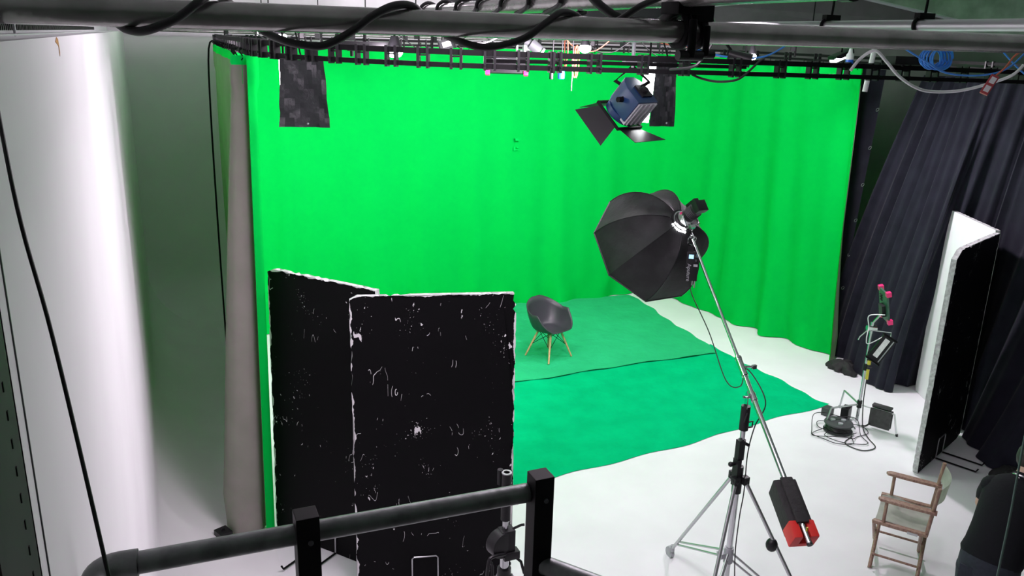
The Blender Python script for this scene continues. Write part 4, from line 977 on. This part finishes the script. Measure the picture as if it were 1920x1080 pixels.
for a in (100, 225, 335):
    d = V((math.cos(math.radians(a)), math.sin(math.radians(a)), 0))
    lg = world_part('leg', MB().cyl(wz(0, 0, 1.22) + d * 0.04, WS + d * 0.6 + V((0, 0, 0.035)), 0.014), ALU, t)
    sub_part('rubber_foot', MB().cyl(WS + d * 0.6 + V((0, 0, 0.04)), WS + d * 0.605 + V((0, 0, 0.004)), 0.02), RUBBER, lg)
world_part('leg_collar', MB().cyl(wz(0, 0, 1.18), wz(0, 0, 1.27), 0.042), BLACKP, t)

# ------------------------------------------------------------------ lighting rig
def flag(c, w_, h_, dirv, label, seed, taper=0.0, rail_y=5.62):
    random.seed(seed); d = V((*dirv, 0)).normalized(); n = V((-d.y, d.x, 0)); rows = []
    for j in range(15):
        v = j / 14; r_ = []
        for i in range(11):
            u = i / 10 - 0.5; ww = w_ * (1 + taper * (1 - v))
            r_.append(V(c) + d * (u * ww) + V((0, 0, (v - 1) * h_)) + n * (0.012 * math.sin(i * 1.3 + j * 0.8 + seed) + 0.03 * math.sin(u * 3 + 1) + 0.008 * random.uniform(-1, 1)))
        rows.append(r_)
    o = single('foil_flag', MB().grid(rows, th=0.002), FOIL, (c[0], c[1], c[2] - h_), label, 'foil flag', angle=20)
    cl_ = MB().tube([V(c), V((c[0], rail_y, 4.36)), V((c[0], rail_y + 0.022, 4.39)), V((c[0], rail_y, 4.408))], 0.006, 8).build('clip', BLACK); cl_.data.transform(M.Translation(-V((c[0], c[1], c[2] - h_)))); cl_.parent = o
    rv = MB().sph(V(c) + d * 0.03 + V((0, 0, -h_ + 0.03)) - n * 0.018, 0.008, seg=8).build('rivet', ALU); rv.data.transform(M.Translation(-V((c[0], c[1], c[2] - h_)))); rv.parent = o
    return o
flag((1.045, 6.19, 4.125), 0.305, 0.475, (0.92, -0.40), 'black foil flag hanging before the left strip light', 31, 0.18, 6.46)
flag((3.675, 5.525, 4.215), 0.155, 0.53, (0.91, -0.40), 'black foil flag hanging beside the blue spotlight', 32, 0.3)
def strip(c, h_, label, tilt=(0, 0), wide=0.0):
    t = thing('strip_light', label, 'strip light', (c[0], c[1], c[2] - h_))
    a = V(c); b = V((c[0] + tilt[0], c[1] + tilt[1], c[2] - h_))
    world_part('tube', MB().cyl(a, b, 0.016 + wide), TUBEGL, t)
    o1 = V((0.044, -0.018, 0))
    world_part('tube', MB().cyl(a + o1, b + o1, 0.016 + wide), TUBEGL, t)
    world_part('end_cap', MB().box(a + V((0.02, 0.01, 0.02)), (0.09, 0.08, 0.04)), BLACKP, t, bevel=0.004)
    world_part('hanger', MB().cyl(a + V((0.02, 0.01, 0.03)), (c[0] + 0.02, c[1] + 0.01, 4.36), 0.008), BLACK, t)
strip((0.935, 6.43, 4.116), 0.42, 'glowing strip light half hidden behind the left foil flag')
strip((3.604, 5.676, 4.16), 0.455, 'glowing strip light between the blue spotlight and foil flag', (-0.034, 0.012), 0.008)
# the blue fresnel spotlight with barn doors
SC = V((3.375, 5.545, 3.865)); dirs = V((-0.20, 0.55, -0.66)).normalized()
sm = basis(SC, dirs) @ M.Diagonal((1.12, 1.12, 1.05, 1))
t = thing('spotlight', 'blue and grey spotlight with open black barn doors hanging over the stage', 'spotlight', SC + V((0, 0, -0.2)))
mb_ = MB(); prof = [(-0.105, -0.115), (0.105, -0.115), (0.105, 0.02), (0.085, 0.085), (0.045, 0.12), (-0.045, 0.12), (-0.085, 0.085), (-0.105, 0.02)]
mb_.prism(prof, sm @ M.Translation((0, 0, -0.13)), 0.19); hs = world_part('housing', mb_, BLUE, t, bevel=0.008)
mb_ = MB(); mb_.box(sm @ V((0, -0.10, -0.02)), (0.19, 0.05, 0.20), sm.to_3x3())
for k in range(4): mb_.box(sm @ V((-0.07 + k * 0.046, -0.128, -0.02)), (0.014, 0.012, 0.20), sm.to_3x3())
world_part('grey_casting', mb_, GREYM, t, label='light grey ribbed underside')
mb_ = MB(); mb_.box(sm @ V((-0.02, -0.02, -0.135)), (0.10, 0.10, 0.02), sm.to_3x3()); mb_.cyl(sm @ V((-0.02, -0.02, -0.14)), sm @ V((-0.02, -0.02, -0.165)), 0.03); world_part('rear_knob', mb_, BLACKP, t)
mb_ = MB(); mb_.lathe([(0.098, 0.06), (0.118, 0.06), (0.118, 0.11), (0.098, 0.11)], sm, 28, ring=True); world_part('front_ring', mb_, BLUE, t)
mb_ = MB(); mb_.lathe([(0.0, 0.06), (0.097, 0.06), (0.097, 0.085), (0.06, 0.098), (0.0, 0.10)], sm, 24); world_part('lens', mb_, mat('frosted_lens', (0.8, 0.85, 0.9), 0.2), t)
fr_ = MB()
for a in range(4):
    ca, sa = math.cos(a * PI / 2), math.sin(a * PI / 2)
    fr_.box(sm @ V((0.125 * ca, 0.125 * sa, 0.12)), (0.012 if ca * ca > .5 else 0.26, 0.26 if ca * ca > .5 else 0.012, 0.02), sm.to_3x3())
world_part('door_frame', fr_, BLACK, t)
for a, ln, fl in ((0, .16, .8), (1, .14, .5), (2, .14, .5), (3, .20, 2.0)):
    rt = M.Rotation(a * PI / 2, 4, 'Z')
    mt_ = sm @ rt @ M.Translation((0.128, 0, 0.125)) @ M.Rotation(PI / 2 - fl, 4, 'Y')
    mt_ = sm @ rt @ M.Translation((0.128, 0, 0.125)) @ M.Rotation(-(PI / 2 - fl), 4, 'Y')
    world_part('barn_door', MB().prism([(0, -0.10), (ln, -0.165), (ln, 0.165), (0, 0.10)], mt_, 0.003), BLACKP, t, smooth=False)
yk = MB(); yk.tube([sm @ V((0.115, 0, -0.04)), SC + V((0.13, -0.06, 0.16)), SC + V((0.03, 0.03, 0.27)), SC + V((-0.08, 0.09, 0.16)), sm @ V((-0.115, 0, -0.04))], 0, rect=(0.012, 0.03)); yk.cyl(sm @ V((0.10, 0, -0.04)), sm @ V((0.15, 0, -0.04)), 0.02); world_part('yoke', yk, BLACK, t)
world_part('spigot', MB().cyl(SC + V((0.03, 0.03, 0.26)), SC + V((0.03, 0.03, 0.46)), 0.014).cyl(SC + V((0.03, 0.03, 0.44)), SC + V((0.03, 0.03, 0.50)), 0.03).box(SC + V((0.03, 0.03, 0.31)), (0.16, 0.05, 0.05)), GREYM, t)

# scaffold grid far above the stage
for z_, y_, x0, x1, lb in ((4.345, 8.9, 0.0, 8.6, 'thin far scaffold rail above the stage, nearest of three'), (4.36, 11.0, 0.0, 8.6, 'thin far scaffold rail above the stage, middle of three'), (4.30, 13.05, -0.1, 9.6, 'thin far scaffold rail above the back wall, farthest of three')):
    m_ = MB().cyl((x0, y_, z_), (x1, y_, z_), 0.02, seg=12)
    single('grid_rail', m_, STEEL, (4, y_, z_), lb, 'pipe')
for x_, lb in ((2.2, 'far scaffold rail running back on the left of the grid'), (6.4, 'far scaffold rail running back on the right of the grid'), (4.4, 'far scaffold rail running back in the middle of the grid')):
    single('grid_rail', MB().cyl((x_, 5.2, 4.395), (x_, 13.2, 4.395), 0.02, seg=12), STEEL, (x_, 9, 4.395), lb, 'pipe')
for y_, lb in ((3.9, 'scaffold rail carrying the blue coil, just beyond the near pipe'), (5.62, 'scaffold rail carrying the strip lights and the blue spotlight'), (6.46, 'scaffold rail carrying the hanging plugs')):
    single('grid_rail', MB().cyl((-0.1, y_, 4.385), (7.4, y_, 4.385), 0.02, seg=12), STEEL, (4, y_, 4.385), lb, 'pipe')
# drop rods from the ceiling
for k, (x_, y_) in enumerate(((2.2, 7.2), (2.2, 9.0), (2.2, 11.6), (4.4, 7.6), (4.4, 10.2), (6.4, 7.0), (6.4, 9.4), (3.2, 8.9), (1.2, 8.9), (5.4, 11.0), (1.4, 11.0), (7.4, 11.0))):
    single('drop_rod', MB().cyl((x_, y_, 4.36), (x_, y_, ZC), 0.006, seg=8), BLACK, (x_, y_, ZC), 'thin black rod holding the scaffold grid below the ceiling', 'rod', 'drop rods of the grid')
# hooks and hanging clamps seen between the pipes
random.seed(4)
proto = None
spots = [(0.9, 10.4), (1.1, 9.2), (1.5, 9.0), (1.7, 8.85), (1.9, 8.9), (2.3, 10.9), (2.6, 8.95), (2.9, 8.9), (3.4, 11.0), (3.9, 8.9), (4.2, 8.95), (4.8, 11.0), (4.9, 8.9), (5.3, 8.9), (5.8, 8.9), (6.1, 11.0), (6.7, 10.95), (7.1, 8.9), (7.4, 10.9), (7.9, 8.9)]
for i, (x_, y_) in enumerate(spots):
    if proto is None:
        proto = thing('rail_clamp', 'small black clamp with a hanging drop, clipped to the far grid', 'clamp', (x_, y_, 4.19), 0, 'black clamps hanging on the far grid')
        m_ = MB(); m_.tube([V((0.026 * math.cos(a), 0, 0.16 + 0.03 * math.sin(a))) for a in [j * PI / 6 for j in range(12)]], 0.007, 6, closed=True); m_.build('ring', BLACK, proto)
        MB().cyl((0, 0, 0.0), (0, 0, 0.13), 0.011, seg=8).build('drop', BLACK, proto)
        MB().box((0.03, 0, 0.10), (0.05, 0.03, 0.05)).build('grip', BLACKP, proto)
        o = proto
    else:
        o = copy_tree(proto)
    o.location = (x_, y_, 4.185 if abs(y_ - 8.9) < 0.2 else 4.20); o.rotation_euler.z = random.uniform(0, 3); s_ = random.uniform(0.8, 1.2); o.scale = (s_, s_, 1)
# work lamps
def work_lamp(c, power, label, rad=0.045, aim=(0, 0, -1)):
    t = thing('work_lamp', label, 'lamp', c)
    c = V(c); a = V(aim).normalized()
    world_part('bulb', MB().sph(c, rad, (1, 1, 0.8)), GLOW, t)
    world_part('lamp_holder', MB().cyl(c - a * 0.03, c - a * 0.11, rad * 0.9, rad * 0.45), BLACKP, t)
    world_part('stem', MB().cyl(c - a * 0.10, (c.x, c.y, 4.40), 0.009, seg=8), BLACK, t)
    lamp('AREA', 'work_lamp_light', c + a * (rad + 0.03), power * 0.10, 0.08, COOL, c + a)
    lamp('POINT', 'work_lamp_glow', c - V((0.10, 0.10, 0.0)), power * 0.12, 0.05, COOL)
work_lamp((1.406, 9.64, 4.262), 55, 'bright work lamp at far left above the green curtain corner', 0.075)
work_lamp((1.75, 6.274, 4.195), 60, 'brightest work lamp, on the black bar at left behind the near track', 0.062)
work_lamp((4.446, 8.29, 4.235), 70, 'bright work lamp in the middle beside the orange cables', 0.065)
work_lamp((5.429, 6.71, 4.205), 60, 'bright work lamp right of the centre, under the blue cable', 0.045)
t = thing('flood_lamp', 'tilted bright flood lamp at right above the green curtain', 'lamp', (7.4, 7.55, 4.2))
world_part('glowing_face', MB().box((7.38, 7.55, 4.205), (0.24, 0.10, 0.02), M.Rotation(-0.35, 3, 'Y')), GLOW, t)
world_part('lamp_case', MB().box((7.385, 7.56, 4.24), (0.27, 0.13, 0.05), M.Rotation(-0.35, 3, 'Y')), BLACKP, t, bevel=0.006)
world_part('bracket', MB().cyl((7.39, 7.56, 4.25), (7.39, 7.56, 4.40), 0.009), BLACK, t)
lamp('AREA', 'flood_lamp_light', (7.35, 7.55, 4.17), 85, 0.22, COOL, (7.2, 5.6, 0.3))
# housings made up for the three added overhead fill lamps
for nm_, sx_, sy_, lb in (('fill_light_front', 1.6, 0.5, 'flat housing of an added fill light at the front left, above the board pair'), ('fill_light_back', 4.5, 0.8, 'long flat housing of an added fill light washing the green curtain'), ('fill_light_side', 2.0, 0.6, 'flat housing of an added fill light just beyond the near pipe')):
    lo = bpy.data.objects[nm_]; mw = M.Translation(lo.location) @ lo.rotation_euler.to_matrix().to_4x4()
    t = thing('fill_light_housing', lb, 'light fitting', lo.location)
    world_part('casing', MB().box(mw @ V((0, 0, 0.03)), (sx_ + 0.06, sy_ + 0.06, 0.04), mw.to_3x3()), BLACKP, t, bevel=0.004)
    for q_ in (-0.4, 0.4): world_part('hanger', MB().cyl(mw @ V((sx_ * q_, 0, 0.04)), V(((mw @ V((sx_ * q_, 0, 0.04))).x, (mw @ V((sx_ * q_, 0, 0.04))).y, ZC)), 0.008), BLACK, t)
# other fittings
t = thing('bar_light', 'flat black bar fitting under the near pipe beside the brightest lamp', 'light fitting', (1.55, 6.4, 4.19))
world_part('bar_body', MB().box((1.56, 6.42, 4.235), (0.42, 0.09, 0.05), M.Rotation(-0.25, 3, 'Z')), BLACKP, t, bevel=0.004)
world_part('clamp_bolt', MB().cyl((1.45, 6.38, 4.15), (1.45, 6.38, 4.21), 0.014).box((1.45, 6.38, 4.20), (0.06, 0.05, 0.02)), BLACK, t)
world_part('drop_arm', MB().cyl((1.56, 6.42, 4.26), (1.56, 6.42, 4.41), 0.012), BLACK, t)
single('junction_box', MB().box((1.50, 6.75, 4.315), (0.11, 0.09, 0.10)).box((1.5, 6.75, 4.37), (0.05, 0.04, 0.03)), BLACKP, (1.5, 6.75, 4.26), 'square black box under the near pipe left of the brightest lamp', 'box', bevel=0.004)
t = thing('ballast_box', 'grey ballast with white label hanging tilted above the near track', 'ballast', (2.386, 6.92, 4.2))
rt_ = M.Rotation(-0.4, 3, 'Z') @ M.Rotation(-0.3, 3, 'Y')
world_part('case', MB().box((2.386, 6.92, 4.252), (0.13, 0.06, 0.085), rt_), DGREY, t, bevel=0.004)
world_part('label', MB().box(V((2.386, 6.92, 4.252)) + rt_ @ V((0.0, -0.031, 0)), (0.075, 0.002, 0.045), rt_), LABEL, t, label='white label')
world_part('end_plate', MB().box(V((2.386, 6.92, 4.252)) + rt_ @ V((0.066, 0, 0)), (0.01, 0.075, 0.10), rt_).box(V((2.386, 6.92, 4.252)) + rt_ @ V((-0.066, 0, 0)), (0.01, 0.075, 0.10), rt_), BLACKP, t)
world_part('strap', MB().tube([(2.34, 6.92, 4.28), (2.36, 6.93, 4.38), (2.43, 6.93, 4.28)], 0.005, 6, smooth=4), BLACK, t)
t = thing('led_lamp', 'wide black light panel with pink corner clips hanging over the stage', 'light panel', (3.25, 7.63, 3.99))
rt_ = M.Rotation(-0.40, 3, 'Z') @ M.Rotation(-0.22, 3, 'X')
pc = V((3.245, 7.63, 4.08))
world_part('panel', MB().box(pc, (0.40, 0.06, 0.19), rt_), BLACKP, t, bevel=0.004)
world_part('ridge', MB().box(pc + rt_ @ V((0, -0.034, 0.03)), (0.30, 0.02, 0.02), rt_).box(pc + rt_ @ V((0, -0.034, -0.03)), (0.30, 0.02, 0.02), rt_), DGREY, t)
for sx in (-1, 1):
    world_part('corner_clip', MB().box(pc + rt_ @ V((sx * 0.185, -0.015, -0.095)), (0.045, 0.07, 0.04), rt_), PINK, t, label='pink corner clip', bevel=0.006)
world_part('hanger', MB().cyl(pc + V((0.1, 0, 0.09)), (3.35, 7.63, 4.41), 0.01).cyl(pc + V((0.15, -0.02, 0.09)), (3.37, 7.6, 4.2), 0.02), ALU, t)
t = thing('moving_head', 'small black and silver spot head clamped above the near track', 'spotlight', (3.275, 7.1, 4.2))
world_part('head', MB().cyl((3.25, 7.1, 4.27), (3.33, 7.06, 4.21), 0.055, 0.045).cyl((3.20, 7.12, 4.29), (3.25, 7.1, 4.27), 0.04), DGREY, t)
world_part('lens_ring', MB().cyl((3.335, 7.057, 4.206), (3.352, 7.05, 4.194), 0.042), ALU, t)
world_part('side_box', MB().box((3.21, 7.11, 4.225), (0.06, 0.04, 0.07)), GREYM, t, bevel=0.004)
world_part('clamp_arm', MB().cyl((3.26, 7.1, 4.30), (3.26, 7.1, 4.42), 0.014), BLACK, t)
def hang_plug(name, top, bot, m_c, m_p, r, label):
    t = thing(name, label, 'plug', bot)
    world_part('flex', MB().cyl(bot, top, 0.005, seg=8), m_c, t)
    world_part('plug_body', MB().lathe([(0.4 * r, 0.03), (0.9 * r, 0.02), (r, 0.0), (r, -0.045), (0.8 * r, -0.05), (0.0, -0.05)], M.Translation(bot), 16), m_p, t)
hang_plug('blue_plug', (3.25, 6.46, 4.40), (3.25, 6.463, 4.045), RUBBER, BLUEP, 0.030, 'blue industrial plug hanging below the near track')
hang_plug('black_plug', (3.17, 6.465, 4.40), (3.171, 6.49, 4.04), RUBBER, BLACKP, 0.017, 'small black plug hanging left of the blue plug')
random.seed(12)
def bundle(c, top, n, r, m_, label, name='coiled_cable', wx=0.03):
    pts = []
    for k in range(n):
        for i in range(8):
            a = i / 8 * 2 * PI; j = random.uniform(-.01, .01)
            pts.append(V((c[0] + (wx + j) * math.sin(a) + 0.006 * (k - n / 2), c[1] + 0.02 * math.sin(k * 2.1), lerp(c[2], top, 0.5) + (top - c[2]) / 2 * math.cos(a) + j)))
    return single(name, MB().tube(pts, r, 6, smooth=3), m_, (c[0], c[1], c[2]), label, 'cable')
bundle((3.80, 7.46, 4.06), 4.33, 2, 0.005, ORANGE, 'thin orange cable hanging in a loop, left one of two', wx=0.018)
bundle((3.72, 7.1, 3.98), 4.27, 4, 0.005, ORANGE, 'orange cable coil hanging beside the middle work lamp, right one of two', wx=0.022)
single('pull_cord', MB().tube([(3.33, 6.46, 4.412), (3.335, 6.435, 4.36), (3.335, 6.42, 4.15), (3.33, 6.42, 3.90)], 0.005, 8), RUBBER, (3.33, 6.4, 3.9), 'black cord hanging left of the blue spotlight', 'cord')
single('pull_cord', MB().tube([(0.76, 9.9, 4.20), (0.68, 9.9, 4.12), (0.65, 9.9, 3.4), (0.635, 9.9, 2.0), (0.63, 9.9, 0.8), (0.63, 9.9, 0.006)], 0.010, 8, smooth=4), BLACK, (0.63, 9.9, 0.0), 'black cord hanging along the far part of the grey curtain back', 'cord')
single('floor_weight', MB().box((0.285, 6.80, 0.05), (0.11, 0.13, 0.09), M.Rotation(0.4, 3, 'Z')).tube([(0.27, 6.80, 0.09), (0.285, 6.80, 0.125), (0.30, 6.80, 0.09)], 0.007, 8, smooth=3), BLACKP, (0.285, 6.80, 0), 'black weight on the floor at the foot of the grey curtain back', 'weight', bevel=0.012)
single('hanging_cable', MB().tube([(3.085, 4.33, 4.437), (3.13, 4.31, 4.43), (3.185, 4.301, 4.35), (3.126, 4.307, 4.239), (3.061, 4.314, 4.175), (3.02, 4.5, 4.15)], 0.009, 8, smooth=4), RUBBER, (3.1, 4.3, 4.2), 'black cable slanting down from the near pipe right of the foil flag', 'cable')
single('hanging_cable', MB().tube([(3.40, 4.80, 4.11), (3.47, 4.788, 4.085), (3.568, 4.74, 4.067), (3.685, 4.693, 4.081), (3.78, 4.70, 4.13), (3.88, 4.72, 4.20), (3.95, 4.75, 4.222)], 0.008, 8, smooth=5), RUBBER, (3.57, 4.74, 4.07), 'black cable sagging below the near track right of the foil flag', 'cable')
t = thing('bracket_lamp', 'small black lamp head above the near track at right of centre', 'spotlight', (4.0, 5.06, 4.2))
world_part('head', MB().cyl((3.93, 5.12, 4.245), (4.06, 5.02, 4.20), 0.035, 0.05), BLACKP, t)
world_part('arm', MB().tube([(3.90, 5.14, 4.33), (3.96, 5.1, 4.25), (4.0, 5.06, 4.23)], 0.010, 8), BLACK, t)
single('blue_cable', MB().tube([(3.78, 5.6, 4.34), (3.95, 5.5, 4.26), (4.2, 5.4, 4.215), (4.45, 5.35, 4.23), (4.7, 5.4, 4.32)], 0.007, 8, smooth=6), BLUEC, (4.2, 5.4, 4.2), 'light blue cable sagging above the near track at right of centre', 'cable')
single('orange_cable', MB().tube([(3.55, 5.6, 4.34), (3.72, 5.6, 4.30), (3.9, 5.55, 4.29), (4.05, 5.5, 4.33)], 0.006, 8, smooth=6), ORANGE, (3.7, 5.6, 4.3), 'short orange cable sagging beside the blue cable at centre right', 'cable')
single('white_batten', MB().box((3.78, 5.35, 4.26), (0.022, 0.012, 0.13), M.Rotation(-0.05, 3, 'Y')), WHITEP, (3.78, 5.35, 4.2), 'small white batten hanging right of the foil flag', 'batten')
tube_ = MB(); tube_.cyl((5.86, 5.61, 4.40), (5.82, 5.62, 3.947), 0.022, seg=14); single('white_tube', tube_, WHITEP, (5.82, 5.62, 3.947), 'white tube hanging through the near track at right', 'tube')
bcoil = []
for k in range(9):
    for i in range(12):
        a = i / 12 * 2 * PI
        bcoil.append(V((4.585 + (0.088 + 0.008 * math.sin(k * 2.7)) * math.cos(a), 3.89 + 0.012 * (k - 4), 4.262 + (0.062 + 0.007 * math.cos(k * 1.9)) * math.sin(a))))
single('coiled_cable', MB().tube(bcoil, 0.0055, 6, smooth=3).tube([(4.585, 3.89, 4.30), (4.585, 3.9, 4.41)], 0.006, 6), BLUEC, (4.59, 3.89, 4.2), 'coil of blue cable hanging at upper right', 'cable')
single('blue_cable', MB().tube([(3.80, 3.5, 4.34), (3.95, 3.42, 4.25), (4.10, 3.4, 4.19), (4.3, 3.35, 4.18), (4.45, 3.3, 4.22), (4.6, 3.3, 4.33)], 0.005, 8, smooth=6), BLUEC, (4.1, 3.4, 4.2), 'thin blue cable sagging left of the blue coil', 'cable')
single('blue_cable', MB().tube([(4.75, 3.6, 4.34), (4.83, 3.55, 4.25), (4.93, 3.5, 4.17), (5.03, 3.4, 4.12)], 0.005, 8, smooth=6), BLUEC, (4.9, 3.5, 4.2), 'thin blue cable dropping right of the blue coil', 'cable')
single('white_cable', MB().tube([(3.20, 3.2, 4.20), (3.235, 3.18, 4.26), (3.26, 3.122, 4.298), (3.32, 3.10, 4.25), (3.42, 3.1, 4.18), (3.55, 3.1, 4.125), (3.679, 3.106, 4.106), (3.80, 3.05, 4.115), (3.90, 2.97, 4.155), (3.96, 2.9, 4.20), (4.0, 2.88, 4.25)], 0.0075, 10, smooth=6), WHITEP, (3.68, 3.1, 4.1), 'thick white cable hanging in a wide loop below the track at right', 'cable')
t = thing('power_strip', 'red power strip hanging on an orange cable at upper right', 'power strip', (3.385, 2.577, 4.12))
psm = basis(V((3.385, 2.577, 4.168)), V((-0.75, -0.6, 0.25)), (0.45, -0.2, 1))
world_part('case', MB().box(psm @ V((0, 0, 0)), (0.034, 0.088, 0.025), psm.to_3x3()), mat('dull_red_plastic', (0.42, 0.05, 0.06), 0.45), t, bevel=0.003)
for k in (-1, 1): world_part('socket', MB().box(psm @ V((0.002, k * 0.020, 0.013)), (0.022, 0.028, 0.003), psm.to_3x3()), WHITEP, t)
world_part('flex', MB().tube([psm @ V((0, 0.044, 0)), V((3.43, 2.55, 4.245)), V((3.47, 2.54, 4.30)), V((3.52, 2.5, 4.335))], 0.004, 8, smooth=4), ORANGE, t)
t = thing('spray_bottle', 'blue bottle with white top standing high above the curtain at right', 'bottle', (6.29, 6.32, 4.12))
world_part('body', MB().lathe([(0.0, 0.0), (0.036, 0.0), (0.036, 0.075), (0.0, 0.075)], M.Translation((6.29, 6.32, 4.13)), 18), BLUEP, t)
world_part('top', MB().lathe([(0.036, 0.075), (0.036, 0.12), (0.022, 0.14), (0.014, 0.18), (0.0, 0.18)], M.Translation((6.29, 6.32, 4.13)), 18), WHITEP, t, label='white top')
single('junction_box', MB().box((5.35, 4.79, 4.232), (0.36, 0.10, 0.062)).cyl((5.24, 4.74, 4.20), (5.24, 4.725, 4.20), 0.012).cyl((5.46, 4.74, 4.20), (5.46, 4.725, 4.20), 0.012), BLACKP, (5.35, 4.79, 4.20), 'flat black box lying on the track left of the blue coil', 'box', bevel=0.004)
random.seed(30)
for i, (x0, x1, y_, m_c, lb) in enumerate(((1.0, 1.5, 8.9, RUBBER, None), (1.9, 2.6, 8.9, RUBBER, None), (2.5, 3.3, 8.9, RUBBER, None), (3.5, 4.1, 8.9, RUBBER, None), (4.7, 5.4, 8.9, RUBBER, None), (5.5, 6.3, 8.9, RUBBER, None), (2.2, 2.75, 6.46, WHITEP, 'short white cable drooping from the rail left of the grey ballast'), (4.5, 5.1, 8.9, ORANGE, 'thin red cable drooping right of the middle work lamp'))):
    zt_ = 4.365 if y_ < 7 else 4.335
    pts_ = [(lerp(x0, x1, k / 6), y_ - 0.02, zt_ - (0.10 + 0.05 * (i % 3)) * math.sin(PI * k / 6) + 0.01 * random.uniform(-1, 1) * (0 < k < 6)) for k in range(7)]
    single('hanging_cable', MB().tube(pts_, 0.006, 6, smooth=4), m_c, pts_[3], lb or 'thin black cable drooping from the far scaffold rail above the green stage', 'cable', None if lb else 'cables drooping from the far rail')
# big dark panel slung under the ceiling on the right
dk = mat('dark_grey_felt', (0.085, 0.08, 0.085), 0.85, var=0.15)
pts = [V((7.12, 7.3, 4.87)), V((8.35, 6.7, 4.60)), V((8.1, 6.9, 4.46)), V((5.9, 7.9, 4.46)), V((5.75, 7.9, 4.72))]
mb_ = MB(); n_ = V((0.4, 0.9, 0)).normalized()
fa = [mb_.bm.verts.new(p) for p in pts]; fb = [mb_.bm.verts.new(p + n_ * 0.05) for p in pts]
mb_.bm.faces.new(fa); mb_.bm.faces.new(fb[::-1])
for k in range(5): mb_.bm.faces.new((fa[k], fb[k], fb[(k + 1) % 5], fa[(k + 1) % 5]))
dpn = single('duct_panel', mb_, dk, (7.0, 7.3, 4.45), 'large dark grey slanted panel under the ceiling at upper right', 'panel', smooth=False)
tr_ = MB().tube([pts[4] + V((0, 0, 0.0)), pts[0], pts[1]], 0.018, 8).build('edge_trim', GREYM); tr_.data.transform(M.Translation((-7.0, -7.3, -4.45))); tr_.parent = dpn
